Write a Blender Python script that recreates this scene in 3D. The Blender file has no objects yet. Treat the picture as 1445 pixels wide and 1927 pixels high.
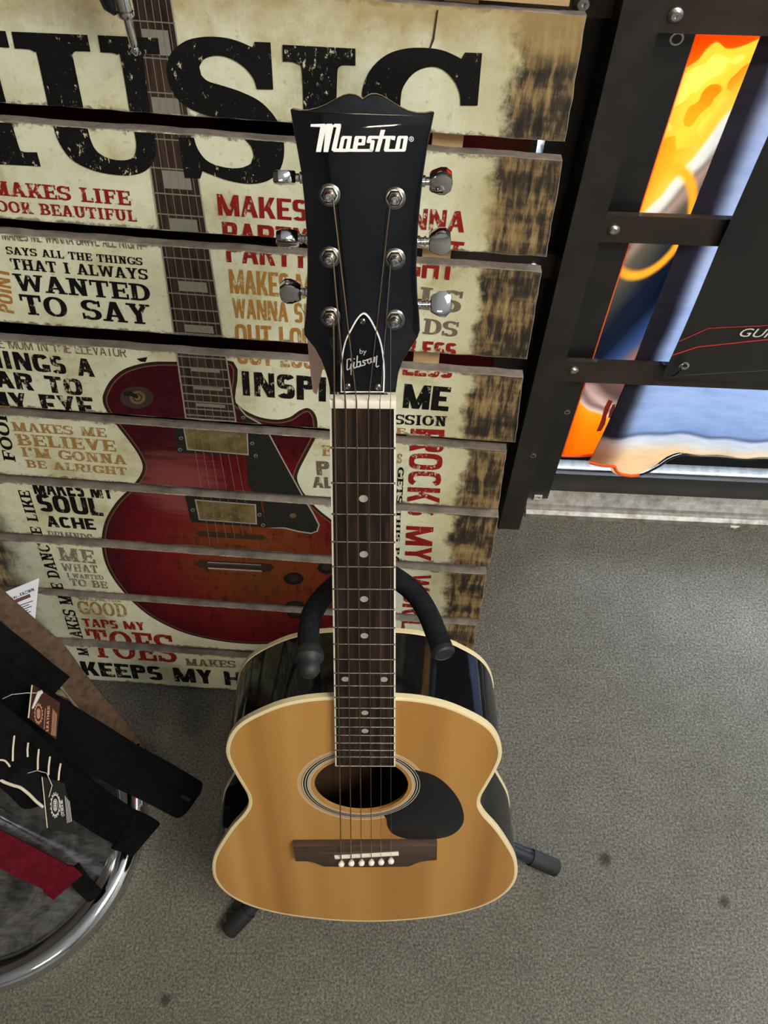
import bpy, bmesh, math, random
from mathutils import Vector, Matrix
from mathutils.geometry import tessellate_polygon
random.seed(7)
SC = bpy.context.scene
COL = SC.collection
V3 = Vector
sin, cos, pi, rad = math.sin, math.cos, math.pi, math.radians

# ------------------------------------------------------------------ camera
FPX, CX, CY, HC = 1600.0, 722.5, 963.5, 1.22
_D = V3(((724 - CX) / FPX, (1900 - CY) / FPX, 1)).normalized()
UPc = -_D
FWc = (V3((0, 0, 1)) - _D * _D.z).normalized()
RTc = FWc.cross(UPc)
if RTc.x < 0: RTc = -RTc
M3 = Matrix((RTc, FWc, UPc))                 # camera axes (x right, y down, z ahead) -> world
CAM = V3((0, 0, HC))
def ray(x, y): return M3 @ V3(((x - CX) / FPX, (y - CY) / FPX, 1))
cd = bpy.data.cameras.new('camera'); cam = bpy.data.objects.new('camera', cd); COL.objects.link(cam)
rx, ry, rz = M3 @ V3((1, 0, 0)), M3 @ V3((0, -1, 0)), M3 @ V3((0, 0, -1))
cam.matrix_world = Matrix(((rx.x, ry.x, rz.x, 0), (rx.y, ry.y, rz.y, 0), (rx.z, ry.z, rz.z, HC), (0, 0, 0, 1)))
cd.sensor_fit = 'HORIZONTAL'; cd.sensor_width = 36; cd.lens = 36 * FPX / 1445; cd.clip_start = .02
SC.camera = cam

# ------------------------------------------------------------------ world, lights, exposure
SC.view_settings.view_transform = 'Standard'; SC.view_settings.look = 'None'
SC.view_settings.gamma = 1; SC.view_settings.exposure = -0.45
W = bpy.data.worlds.new('daylight'); SC.world = W; W.use_nodes = True
wn = W.node_tree; bg = wn.nodes['Background']
sky = wn.nodes.new('ShaderNodeTexSky'); sky.sky_type = 'HOSEK_WILKIE'; sky.turbidity = 6; sky.ground_albedo = .4
sky.sun_direction = V3((.3, -.5, .8)).normalized()
mixw = wn.nodes.new('ShaderNodeMixRGB'); mixw.inputs[0].default_value = .75; mixw.inputs[2].default_value = (.70, .84, 1, 1)
wn.links.new(sky.outputs[0], mixw.inputs[1]); wn.links.new(mixw.outputs[0], bg.inputs[0]); bg.inputs[1].default_value = 62.0

def area(name, loc, target, sx, sy, power, col):
    l = bpy.data.lights.new(name, 'AREA'); l.shape = 'RECTANGLE'; l.size = sx; l.size_y = sy; l.energy = power; l.color = col
    o = bpy.data.objects.new(name, l); COL.objects.link(o); o.location = loc
    o.rotation_euler = (V3(target) - V3(loc)).to_track_quat('-Z', 'Y').to_euler(); return o
area('ceiling_lamp_light', (1.25, -.55, 2.50), (1.05, -.3, 0), 1.2, .6, 96, (1, .97, .89))
area('ceiling_lamp_light', (.22, -2.66, 2.50), (.2, -2.2, 0), .7, .25, 44, (1, .82, .58))

# ------------------------------------------------------------------ materials
MATS = {}
def new_mat(name):
    m = bpy.data.materials.new(name); m.use_nodes = True
    return m, m.node_tree.nodes, m.node_tree.links, m.node_tree.nodes['Principled BSDF']
def pm(name, col, rough=.5, metal=0, spec=.5, coat=0, coat_r=.05):
    if name in MATS: return MATS[name]
    m, n, l, b = new_mat(name)
    b.inputs['Base Color'].default_value = (*col, 1); b.inputs['Roughness'].default_value = rough
    b.inputs['Metallic'].default_value = metal; b.inputs['Specular IOR Level'].default_value = spec
    b.inputs['Coat Weight'].default_value = coat; b.inputs['Coat Roughness'].default_value = coat_r
    MATS[name] = m; return m
def nd(n, t, **kw):
    x = n.new(t)
    for k, v in kw.items(): setattr(x, k, v)
    return x
def coords(n, l, scale=(1, 1, 1), rot=(0, 0, 0), loc=(0, 0, 0)):
    tc = nd(n, 'ShaderNodeTexCoord'); mp = nd(n, 'ShaderNodeMapping')
    mp.inputs['Scale'].default_value = scale; mp.inputs['Rotation'].default_value = rot; mp.inputs['Location'].default_value = loc
    l.new(tc.outputs['Object'], mp.inputs['Vector']); return mp.outputs['Vector']
def noise(n, l, vec, scale, detail=4, rough=.5, dist=0):
    t = nd(n, 'ShaderNodeTexNoise'); t.inputs['Scale'].default_value = scale; t.inputs['Detail'].default_value = detail
    t.inputs['Roughness'].default_value = rough; t.inputs['Distortion'].default_value = dist
    l.new(vec, t.inputs['Vector']); return t.outputs['Fac']
def ramp(n, l, fac, stops, interp='LINEAR'):
    r = nd(n, 'ShaderNodeValToRGB'); e = r.color_ramp.elements; r.color_ramp.interpolation = interp
    while len(e) < len(stops): e.new(.5)
    for k, (p, c) in enumerate(stops):
        e[k].position = p; e[k].color = (*c, 1) if len(c) == 3 else c
    l.new(fac, r.inputs['Fac']); return r.outputs['Color']
def mix(n, l, fac, a, b, mode='MIX'):
    m = nd(n, 'ShaderNodeMixRGB', blend_type=mode)
    for k, v in ((0, fac), (1, a), (2, b)):
        if isinstance(v, (int, float)): m.inputs[k].default_value = v
        elif isinstance(v, tuple): m.inputs[k].default_value = (*v, 1)
        else: l.new(v, m.inputs[k])
    return m.outputs[0]
def mth(n, l, op, a, b=0.0, clamp=False):
    m = nd(n, 'ShaderNodeMath', operation=op, use_clamp=clamp)
    for k, v in ((0, a), (1, b)):
        if isinstance(v, (int, float)): m.inputs[k].default_value = v
        else: l.new(v, m.inputs[k])
    return m.outputs[0]
def bump(n, l, b, h, strength, dist):
    u = nd(n, 'ShaderNodeBump'); u.inputs['Strength'].default_value = strength; u.inputs['Distance'].default_value = dist
    l.new(h, u.inputs['Height']); l.new(u.outputs['Normal'], b.inputs['Normal'])
def sepxyz(n, l, vec):
    s = nd(n, 'ShaderNodeSeparateXYZ'); l.new(vec, s.inputs[0]); return s.outputs

def mat_carpet():
    m, n, l, b = new_mat('carpet'); v = coords(n, l)
    a = noise(n, l, v, 330, 3, .7); big = noise(n, l, v, 3.2, 3, .6); mid = noise(n, l, v, 26, 4, .6)
    c = ramp(n, l, a, [(.30, (.070, .066, .054)), (.5, (.165, .155, .130)), (.72, (.30, .284, .245))])
    c2 = mix(n, l, 1.0, c, ramp(n, l, big, [(.3, (.84, .84, .84)), (.7, (1, 1, 1))]), 'MULTIPLY')
    vo = nd(n, 'ShaderNodeTexVoronoi'); vo.inputs['Scale'].default_value = 6.5; vo.inputs['Randomness'].default_value = 1
    l.new(v, vo.inputs['Vector'])
    spot = mth(n, l, 'ADD', vo.outputs['Distance'], mth(n, l, 'MULTIPLY', mid, .05))
    sp = ramp(n, l, spot, [(.055, (.42, .40, .38)), (.095, (1, 1, 1))])
    c2 = mix(n, l, 1.0, c2, sp, 'MULTIPLY')
    c2 = mix(n, l, 1.0, c2, ramp(n, l, mid, [(.25, (.86, .86, .86)), (.6, (1, 1, 1))]), 'MULTIPLY')
    l.new(c2, b.inputs['Base Color']); b.inputs['Roughness'].default_value = 1; b.inputs['Specular IOR Level'].default_value = .1
    w2 = noise(n, l, v, 260, 4, .7); bump(n, l, b, w2, .9, .004); return m
def mat_paper_plank(name, xr, seed, y0, y1, top):
    """printed paper glued on rough wood: paper in the middle, bare dark wood at both ends (object x = along the plank)"""
    m, n, l, b = new_mat(name); v = coords(n, l, loc=(seed * 1.7, seed * .9, 0)); v0 = coords(n, l)
    x = sepxyz(n, l, v0)[0]
    st = noise(n, l, v, 14, 6, .65); fine = noise(n, l, v, 120, 4, .7)
    pap = ramp(n, l, st, [(.30, (.42, .375, .20)), (.44, (.61, .60, .405)), (.58, (.69, .70, .53)), (.74, (.61, .57, .37)), (.84, (.44, .36, .19))])
    pap = mix(n, l, 1.0, pap, ramp(n, l, fine, [(.28, (.72, .68, .60)), (.42, (1, 1, 1))]), 'MULTIPLY')
    vs = coords(n, l, (160, 26, 1), loc=(seed, seed * 3, 0)); gr = noise(n, l, vs, 1, 5, .7)
    vs2 = coords(n, l, (9, 40, 1), loc=(seed * 2, seed, 0)); g2 = noise(n, l, vs2, 1, 4, .6)
    wood = ramp(n, l, mth(n, l, 'ADD', mth(n, l, 'MULTIPLY', gr, .6), mth(n, l, 'MULTIPLY', g2, .45)),
                [(.42, (.016, .016, .017)), (.50, (.06, .048, .034)), (.57, (.26, .185, .095)), (.68, (.44, .34, .19))])
    e = mth(n, l, 'ADD', x, mth(n, l, 'MULTIPLY', mth(n, l, 'SUBTRACT', noise(n, l, v, 30, 5, .7), .5), .05))
    def sm(a, bb):
        mr = nd(n, 'ShaderNodeMapRange', interpolation_type='SMOOTHSTEP'); l.new(e, mr.inputs[0])
        mr.inputs[1].default_value = a; mr.inputs[2].default_value = bb; return mr.outputs[0]
    right = sm(xr - .012, xr + .002); left = mth(n, l, 'SUBTRACT', 1.0, sm(-.50, -.462))
    c = mix(n, l, mth(n, l, 'MAXIMUM', right, left), pap, wood)
    # browned strip next to the bare ends
    c = mix(n, l, mth(n, l, 'MULTIPLY', sm(xr - .07, xr), .55), c, mix(n, l, 1.0, c, (.62, .50, .30), 'MULTIPLY'))
    y = sepxyz(n, l, v0)[1]
    d = mth(n, l, 'MINIMUM', mth(n, l, 'SUBTRACT', y, y0), mth(n, l, 'SUBTRACT', y1, y))
    d = mth(n, l, 'ADD', d, mth(n, l, 'MULTIPLY', mth(n, l, 'SUBTRACT', noise(n, l, v, 75, 5, .75), .5), .022))
    c = mix(n, l, ramp(n, l, mth(n, l, 'MULTIPLY', d, 50), [(.0, (.85,) * 3), (.13, (0, 0, 0))]), c, (.10, .078, .05))
    if top: c = mix(n, l, ramp(n, l, mth(n, l, 'ADD', mth(n, l, 'MULTIPLY', mth(n, l, 'SUBTRACT', y1, y), 8), mth(n, l, 'MULTIPLY', mth(n, l, 'SUBTRACT', st, .5), .9)), [(.02, (.75,) * 3), (.36, (0, 0, 0))]), c, (.36, .25, .10))
    l.new(c, b.inputs['Base Color']); b.inputs['Roughness'].default_value = .55; b.inputs['Specular IOR Level'].default_value = .3
    bump(n, l, b, gr, .25, .001); return m
def ink(name, col, wear=.30, col2=None):
    if name in MATS: return MATS[name]
    m, n, l, b = new_mat(name); v = coords(n, l, (1, .55, 1))
    a = noise(n, l, v, 190, 6, .8); big = noise(n, l, v, 12, 3, .6)
    f = mth(n, l, 'ADD', a, mth(n, l, 'MULTIPLY', big, .35))
    base = col if col2 is None else mix(n, l, ramp(n, l, big, [(.4, (0, 0, 0)), (.6, (1, 1, 1))]), col, col2)
    k = .50 + wear * .5 - .25
    c = mix(n, l, ramp(n, l, f, [(1.0 - k * .62, (0, 0, 0)), (1.0 - k * .62 + .03, (1, 1, 1))]), base, (.55, .52, .36))
    l.new(c, b.inputs['Base Color']); b.inputs['Roughness'].default_value = .6; b.inputs['Specular IOR Level'].default_value = .15
    MATS[name] = m; return m
def mat_red_print():
    m, n, l, b = new_mat('printed_flame_red'); v = coords(n, l)
    s = sepxyz(n, l, v); cx_, cy_ = -.17, .345
    dx = mth(n, l, 'SUBTRACT', s[0], cx_); dy = mth(n, l, 'SUBTRACT', s[1], cy_ - .08)
    d = mth(n, l, 'SQRT', mth(n, l, 'ADD', mth(n, l, 'MULTIPLY', mth(n, l, 'POWER', mth(n, l, 'ABSOLUTE', dx), 2.0), 1.0), mth(n, l, 'MULTIPLY', mth(n, l, 'POWER', mth(n, l, 'ABSOLUTE', dy), 2.0), .9)))
    vs = coords(n, l, (14, 160, 1)); fl = noise(n, l, vs, 1, 4, .65); vv = coords(n, l, (150, 30, 1)); f2 = noise(n, l, vv, 1, 3, .6)
    d = mth(n, l, 'ADD', d, mth(n, l, 'MULTIPLY', mth(n, l, 'SUBTRACT', fl, .5), .09))
    c = ramp(n, l, d, [(.02, (.27, .075, .022)), (.075, (.24, .045, .016)), (.115, (.21, .013, .014)), (.16, (.15, .006, .012)), (.185, (.07, .005, .012))])
    c = mix(n, l, 1.0, c, ramp(n, l, mth(n, l, 'ADD', mth(n, l, 'MULTIPLY', fl, .5), mth(n, l, 'MULTIPLY', f2, .5)), [(.36, (.35, .3, .3)), (.5, (1, 1, 1))]), 'MULTIPLY')
    px = mth(n, l, 'SUBTRACT', s[0], -.255); py = mth(n, l, 'SUBTRACT', s[1], .385)
    dd = mth(n, l, 'ADD', mth(n, l, 'SQRT', mth(n, l, 'ADD', mth(n, l, 'MULTIPLY', px, px), mth(n, l, 'MULTIPLY', py, py))), mth(n, l, 'MULTIPLY', mth(n, l, 'SUBTRACT', fl, .5), .07))
    c = mix(n, l, ramp(n, l, dd, [(.03, (.5,) * 3), (.06, (0, 0, 0))]), c, (.40, .13, .11))
    c = mix(n, l, 1.0, c, (.66, .66, .66), 'MULTIPLY')
    l.new(c, b.inputs['Base Color']); b.inputs['Roughness'].default_value = .45; return m
def mat_spruce():
    m, n, l, b = new_mat('amber_spruce'); v = coords(n, l, (1, .02, 1)); s = sepxyz(n, l, coords(n, l))
    band = noise(n, l, v, 17, 2, .5)
    w = nd(n, 'ShaderNodeTexWave', wave_type='BANDS', bands_direction='X'); w.inputs['Scale'].default_value = 190; w.inputs['Distortion'].default_value = .6; w.inputs['Detail'].default_value = 1
    l.new(coords(n, l, (1, .03, 1)), w.inputs['Vector'])
    c = ramp(n, l, band, [(.30, (.29, .135, .032)), (.5, (.41, .205, .052)), (.68, (.51, .28, .084))])
    c = mix(n, l, 1.0, c, ramp(n, l, w.outputs['Fac'], [(.2, (.88, .85, .80)), (.7, (1, 1, 1))]), 'MULTIPLY')
    l.new(c, b.inputs['Base Color']); b.inputs['Roughness'].default_value = .32; b.inputs['Coat Weight'].default_value = .12; b.inputs['Coat Roughness'].default_value = .12; b.inputs['Specular IOR Level'].default_value = .3
    return m
def mat_streak(name, stops, sc, rough=.5, coat=0):
    m, n, l, b = new_mat(name); f = noise(n, l, coords(n, l, sc), 1, 5, .65)
    l.new(ramp(n, l, f, stops), b.inputs['Base Color']); b.inputs['Roughness'].default_value = rough; b.inputs['Coat Weight'].default_value = coat
    return m
def mat_cloth(name, build, trans=.6):
    m, n, l, b = new_mat(name)
    c = build(n, l)
    if not isinstance(c, tuple): c = mix(n, l, 1.0, c, (.60, .60, .60), 'MULTIPLY')
    d = nd(n, 'ShaderNodeBsdfDiffuse'); t = nd(n, 'ShaderNodeBsdfTranslucent'); mx = nd(n, 'ShaderNodeMixShader'); mx.inputs[0].default_value = trans
    for q in (d, t):
        if isinstance(c, tuple): q.inputs[0].default_value = (*c, 1)
        else: l.new(c, q.inputs[0])
    l.new(d.outputs[0], mx.inputs[1]); l.new(t.outputs[0], mx.inputs[2]); l.new(mx.outputs[0], n['Material Output'].inputs[0]); return m
def mat_glass():
    m, n, l, b = new_mat('window_glass')
    t = nd(n, 'ShaderNodeBsdfTransparent'); g = nd(n, 'ShaderNodeBsdfGlossy'); g.inputs['Roughness'].default_value = .02
    f = nd(n, 'ShaderNodeFresnel'); f.inputs[0].default_value = 1.45; mx = nd(n, 'ShaderNodeMixShader')
    l.new(f.outputs[0], mx.inputs[0]); l.new(t.outputs[0], mx.inputs[1]); l.new(g.outputs[0], mx.inputs[2]); l.new(mx.outputs[0], n['Material Output'].inputs[0]); return m
def mat_noise(name, c0, c1, scale, rough=.5, metal=0, bmp=0, lo=.35, hi=.65):
    if name in MATS: return MATS[name]
    m, n, l, b = new_mat(name); v = coords(n, l); f = noise(n, l, v, scale, 5, .65)
    l.new(ramp(n, l, f, [(lo, c0), (hi, c1)]), b.inputs['Base Color']); b.inputs['Roughness'].default_value = rough; b.inputs['Metallic'].default_value = metal
    if bmp: bump(n, l, b, f, .5, bmp)
    MATS[name] = m; return m
def mat_emit(name, col, s):
    m, n, l, b = new_mat(name); b.inputs['Emission Color'].default_value = (*col, 1); b.inputs['Emission Strength'].default_value = s; return m

CARPET = mat_carpet()
CHROME = pm('chrome', (.80, .80, .82), .07, 1)
NICKEL = mat_noise('worn_nickel', (.15, .15, .145), (.27, .265, .255), 60, .24, 1)
STEEL = pm('bolt_steel', (.55, .55, .53), .35, 1)
BLACKSTEEL = mat_noise('black_painted_steel', (.015, .013, .011), (.028, .024, .019), 30, .45)
BROWNSTEEL = mat_noise('brown_black_steel', (.020, .014, .011), (.040, .027, .020), 16, .45)
GLOSSBLACK = pm('gloss_black_lacquer', (.004, .004, .005), .09, 0, .22, .18, .03)
HEADBLACK = pm('headstock_lacquer', (.003, .003, .004), .07, 0, .5, .5, .02)
SATINBLACK = pm('satin_black', (.010, .010, .011), .38)
FOAM = mat_noise('black_foam_rubber', (.006, .007, .009), (.014, .015, .018), 220, .55, 0, .0006)
CREAM = pm('cream_binding', (.72, .60, .36), .35)
IVORY = pm('ivory_plastic', (.80, .76, .64), .35)
WHITEINK = pm('white_logo', (.82, .82, .80), .35)
SILVERINK = pm('silver_logo', (.42, .42, .42), .4)
SPRUCE = mat_spruce()
ROSEWOOD = mat_streak('rosewood', [(.32, (.006, .005, .004)), (.5, (.017, .011, .008)), (.68, (.050, .026, .017))], (220, 9, 60), .45)
ROSEWOOD.node_tree.nodes['Principled BSDF'].inputs['Specular IOR Level'].default_value = .22
BRIDGEWOOD = mat_streak('bridge_wood', [(.3, (.030, .017, .011)), (.7, (.085, .048, .030))], (12, 240, 60), .5)
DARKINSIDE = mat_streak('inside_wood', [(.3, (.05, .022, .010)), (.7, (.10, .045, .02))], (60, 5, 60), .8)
STRINGB = pm('bronze_string', (.33, .23, .14), .35, 1)
STRINGP = pm('plain_string', (.45, .43, .40), .30, 1)
PEARL = pm('pearl_dot', (.36, .34, .31), .3)
DUSTY = mat_noise('dusty_wood_edge', (.15, .122, .098), (.30, .255, .215), 40, .9, 0, .002)
TANWOOD = mat_streak('pine_wood', [(.3, (.30, .18, .08)), (.7, (.52, .36, .18))], (8, 60, 8), .7)

# ------------------------------------------------------------------ mesh builder
class MB:
    def __init__(s): s.v = []; s.f = []; s.m = []; s.mats = []
    def mi(s, mat):
        if mat not in s.mats: s.mats.append(mat)
        return s.mats.index(mat)
    def add(s, vs, fs, mat):
        b = len(s.v); k = s.mi(mat); s.v += [tuple(q) for q in vs]
        for f in fs: s.f.append([b + i for i in f]); s.m.append(k)
        return s
    def box(s, x0, y0, z0, x1, y1, z1, mat, X=None):
        vs = [V3((x, y, z)) for x in (x0, x1) for y in (y0, y1) for z in (z0, z1)]
        if X: vs = [X(q) for q in vs]
        return s.add(vs, [(0, 1, 3, 2), (4, 6, 7, 5), (0, 4, 5, 1), (2, 3, 7, 6), (0, 2, 6, 4), (1, 5, 7, 3)], mat)
    def tube(s, pts, r, mat, seg=12, cap=True, closed=False, up=None):
        pts = [V3(p) for p in pts]; n = len(pts); rs = r if isinstance(r, (list, tuple)) else [r] * n
        vs, fs = [], []; prev = None
        for i, p in enumerate(pts):
            if closed: t = (pts[(i + 1) % n] - pts[i - 1]).normalized()
            else: t = (pts[min(i + 1, n - 1)] - pts[max(i - 1, 0)]).normalized()
            if prev is None:
                a = V3((0, 0, 1)) if abs(t.z) < .9 else V3((1, 0, 0)); a = (a - t * a.dot(t)).normalized()
            else: a = (prev - t * prev.dot(t)).normalized()
            prev = a; b = t.cross(a)
            vs += [p + (a * cos(2 * pi * k / seg) + b * sin(2 * pi * k / seg)) * rs[i] for k in range(seg)]
        for i in range(n if closed else n - 1):
            j = (i + 1) % n
            fs += [(i * seg + k, i * seg + (k + 1) % seg, j * seg + (k + 1) % seg, j * seg + k) for k in range(seg)]
        if cap and not closed: fs += [tuple(range(seg))[::-1], tuple((n - 1) * seg + k for k in range(seg))]
        return s.add(vs, fs, mat)
    def lathe(s, prof, mat, O=(0, 0, 0), ax=(0, 0, 1), seg=24, X=None):
        O = V3(O); ax = V3(ax).normalized(); a = V3((1, 0, 0)) if abs(ax.x) < .9 else V3((0, 1, 0)); a = (a - ax * a.dot(ax)).normalized(); b = ax.cross(a)
        vs, fs = [], []
        for r, h in prof: vs += [O + ax * h + (a * cos(2 * pi * k / seg) + b * sin(2 * pi * k / seg)) * max(r, 1e-5) for k in range(seg)]
        for i in range(len(prof) - 1): fs += [(i * seg + k, i * seg + (k + 1) % seg, (i + 1) * seg + (k + 1) % seg, (i + 1) * seg + k) for k in range(seg)]
        fs += [tuple(range(seg))[::-1], tuple((len(prof) - 1) * seg + k for k in range(seg))]
        if X: vs = [X(q) for q in vs]
        return s.add(vs, fs, mat)
    def prism(s, out, z0, z1, mat, X=None, side=None, bev=0, front=None):
        """2D outline extruded from z0 to z1 (z1 is the front); bev rounds the front edge"""
        out = ccw(out); n = len(out); layers = [(z0, out)]
        if bev: layers += [(z1 - bev, out), (z1 - bev * .3, inset(out, bev * .3)), (z1, inset(out, bev))]
        else: layers += [(z1, out)]
        vs, base = [], len(s.v)
        for z, o in layers: vs += [V3((x, y, z)) for x, y in o]
        fs = []
        for k in range(len(layers) - 1):
            fs += [(k * n + i, k * n + (i + 1) % n, (k + 1) * n + (i + 1) % n, (k + 1) * n + i) for i in range(n)]
        if X: vs = [X(q) for q in vs]
        s.add(vs, fs, side or mat)
        tr = tess(out)
        k = s.mi(mat); kf = s.mi(front or mat); L = len(layers) - 1
        for t in tr:
            s.f.append([base + t[2], base + t[1], base + t[0]]); s.m.append(k)
            s.f.append([base + L * n + i for i in t]); s.m.append(kf)
        return s
    def flat(s, poly, z, mat, X=None):
        z += (len(s.f) * 7 % 12) * 5e-6                # overlapping strokes do not share one plane
        poly = ccw(poly); vs = [V3((x, y, z)) for x, y in poly]
        if X: vs = [X(q) for q in vs]
        return s.add(vs, tess(poly), mat)
    def build(s, name, parent=None, smooth=40, mw=None):
        me = bpy.data.meshes.new(name); me.from_pydata(s.v, [], s.f)
        for m in s.mats: me.materials.append(m)
        me.polygons.foreach_set('material_index', s.m); me.update()
        if smooth:
            me.polygons.foreach_set('use_smooth', [True] * len(me.polygons)); me.set_sharp_from_angle(angle=rad(smooth))
        o = bpy.data.objects.new(name, me); COL.objects.link(o)
        if parent: o.parent = parent
        if mw is not None: o.matrix_world = mw
        return o
def sarea(p): return sum(p[i][0] * p[(i + 1) % len(p)][1] - p[(i + 1) % len(p)][0] * p[i][1] for i in range(len(p))) / 2
def ccw(p):
    p = [(q[0], q[1]) for q in p]; return p if sarea(p) > 0 else p[::-1]
def tess(p):
    tr = tessellate_polygon([[V3((x, y, 0)) for x, y in p]]); out = []
    for a, b, c in tr:
        A = (p[b][0] - p[a][0]) * (p[c][1] - p[a][1]) - (p[c][0] - p[a][0]) * (p[b][1] - p[a][1])
        out.append((a, b, c) if A > 0 else (a, c, b))
    return out
def inset(p, d):
    p = ccw(p); n = len(p); o = []
    for i in range(n):
        a, b, c = V3((*p[i - 1], 0)), V3((*p[i], 0)), V3((*p[(i + 1) % n], 0))
        e1, e2 = (b - a), (c - b)
        if e1.length < 1e-9: e1 = e2
        if e2.length < 1e-9: e2 = e1
        e1 = e1.normalized(); e2 = e2.normalized()
        nn = V3((-e1.y - e2.y, e1.x + e2.x, 0)); nn = nn.normalized() if nn.length > 1e-6 else V3((-e1.y, e1.x, 0))
        k = d / max(.45, nn.dot(V3((-e1.y, e1.x, 0)))); o.append((b.x + nn.x * k, b.y + nn.y * k))
    return o
def crom(p, k=6, closed=True):
    n = len(p); o = []
    D_ = len(p[0])
    rng = range(n) if closed else range(n - 1)
    for i in rng:
        P = [p[(i + j) % n] if closed else p[min(max(i + j, 0), n - 1)] for j in (-1, 0, 1, 2)]
        for q in range(k):
            t = q / k
            o.append(tuple(.5 * (2 * P[1][d] + (P[2][d] - P[0][d]) * t + (2 * P[0][d] - 5 * P[1][d] + 4 * P[2][d] - P[3][d]) * t * t + (3 * P[1][d] - P[0][d] - 3 * P[2][d] + P[3][d]) * t ** 3) for d in range(D_)))
    if not closed: o.append(tuple(p[-1]))
    return o
def clip(poly, x0, y0, x1, y1):
    for ax, val, sg in ((0, x0, 1), (0, x1, -1), (1, y0, 1), (1, y1, -1)):
        o = []
        for i in range(len(poly)):
            a, b = poly[i - 1], poly[i]; da, db = (a[ax] - val) * sg, (b[ax] - val) * sg
            if (da >= 0) != (db >= 0):
                t = da / (da - db); o.append((a[0] + (b[0] - a[0]) * t, a[1] + (b[1] - a[1]) * t))
            if db >= 0: o.append(b)
        poly = o
        if not poly: return []
    return poly
def tag(o, label=None, cat=None, group=None, kind=None):
    if label: o['label'] = label
    if cat: o['category'] = cat
    if group: o['group'] = group
    if kind: o['kind'] = kind
    return o
def thing(name, label, cat, mw=None, loc=None, group=None):
    o = bpy.data.objects.new(name, None); COL.objects.link(o); o.empty_display_size = .05
    if mw is not None: o.matrix_world = mw
    if loc is not None: o.location = loc
    return tag(o, label, cat, group)
def frame_mat(O, X, Y, Z): return Matrix(((X.x, Y.x, Z.x, O.x), (X.y, Y.y, Z.y, O.y), (X.z, Y.z, Z.z, O.z), (0, 0, 0, 1)))
class Frame:
    def __init__(s, O, X, Y, Z): s.O, s.X, s.Y, s.Z = V3(O), X, Y, Z; s.mw = frame_mat(s.O, X, Y, Z)
    def px(s, x, y, z=0.0):
        """photograph pixel -> local (x, y) where its line of sight meets the frame's plane at depth z"""
        r = ray(x, y); O = s.O + s.Z * z; q = CAM + r * ((O - CAM).dot(s.Z) / r.dot(s.Z)) - s.O
        return (q.dot(s.X), q.dot(s.Y))
    def w(s, x, y, z): return s.O + s.X * x + s.Y * y + s.Z * z
    def loc(s, P): d = V3(P) - s.O; return V3((d.dot(s.X), d.dot(s.Y), d.dot(s.Z)))
def floor_px(x, y, z=0.0):
    r = ray(x, y); return CAM + r * ((z - HC) / r.z)

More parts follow.
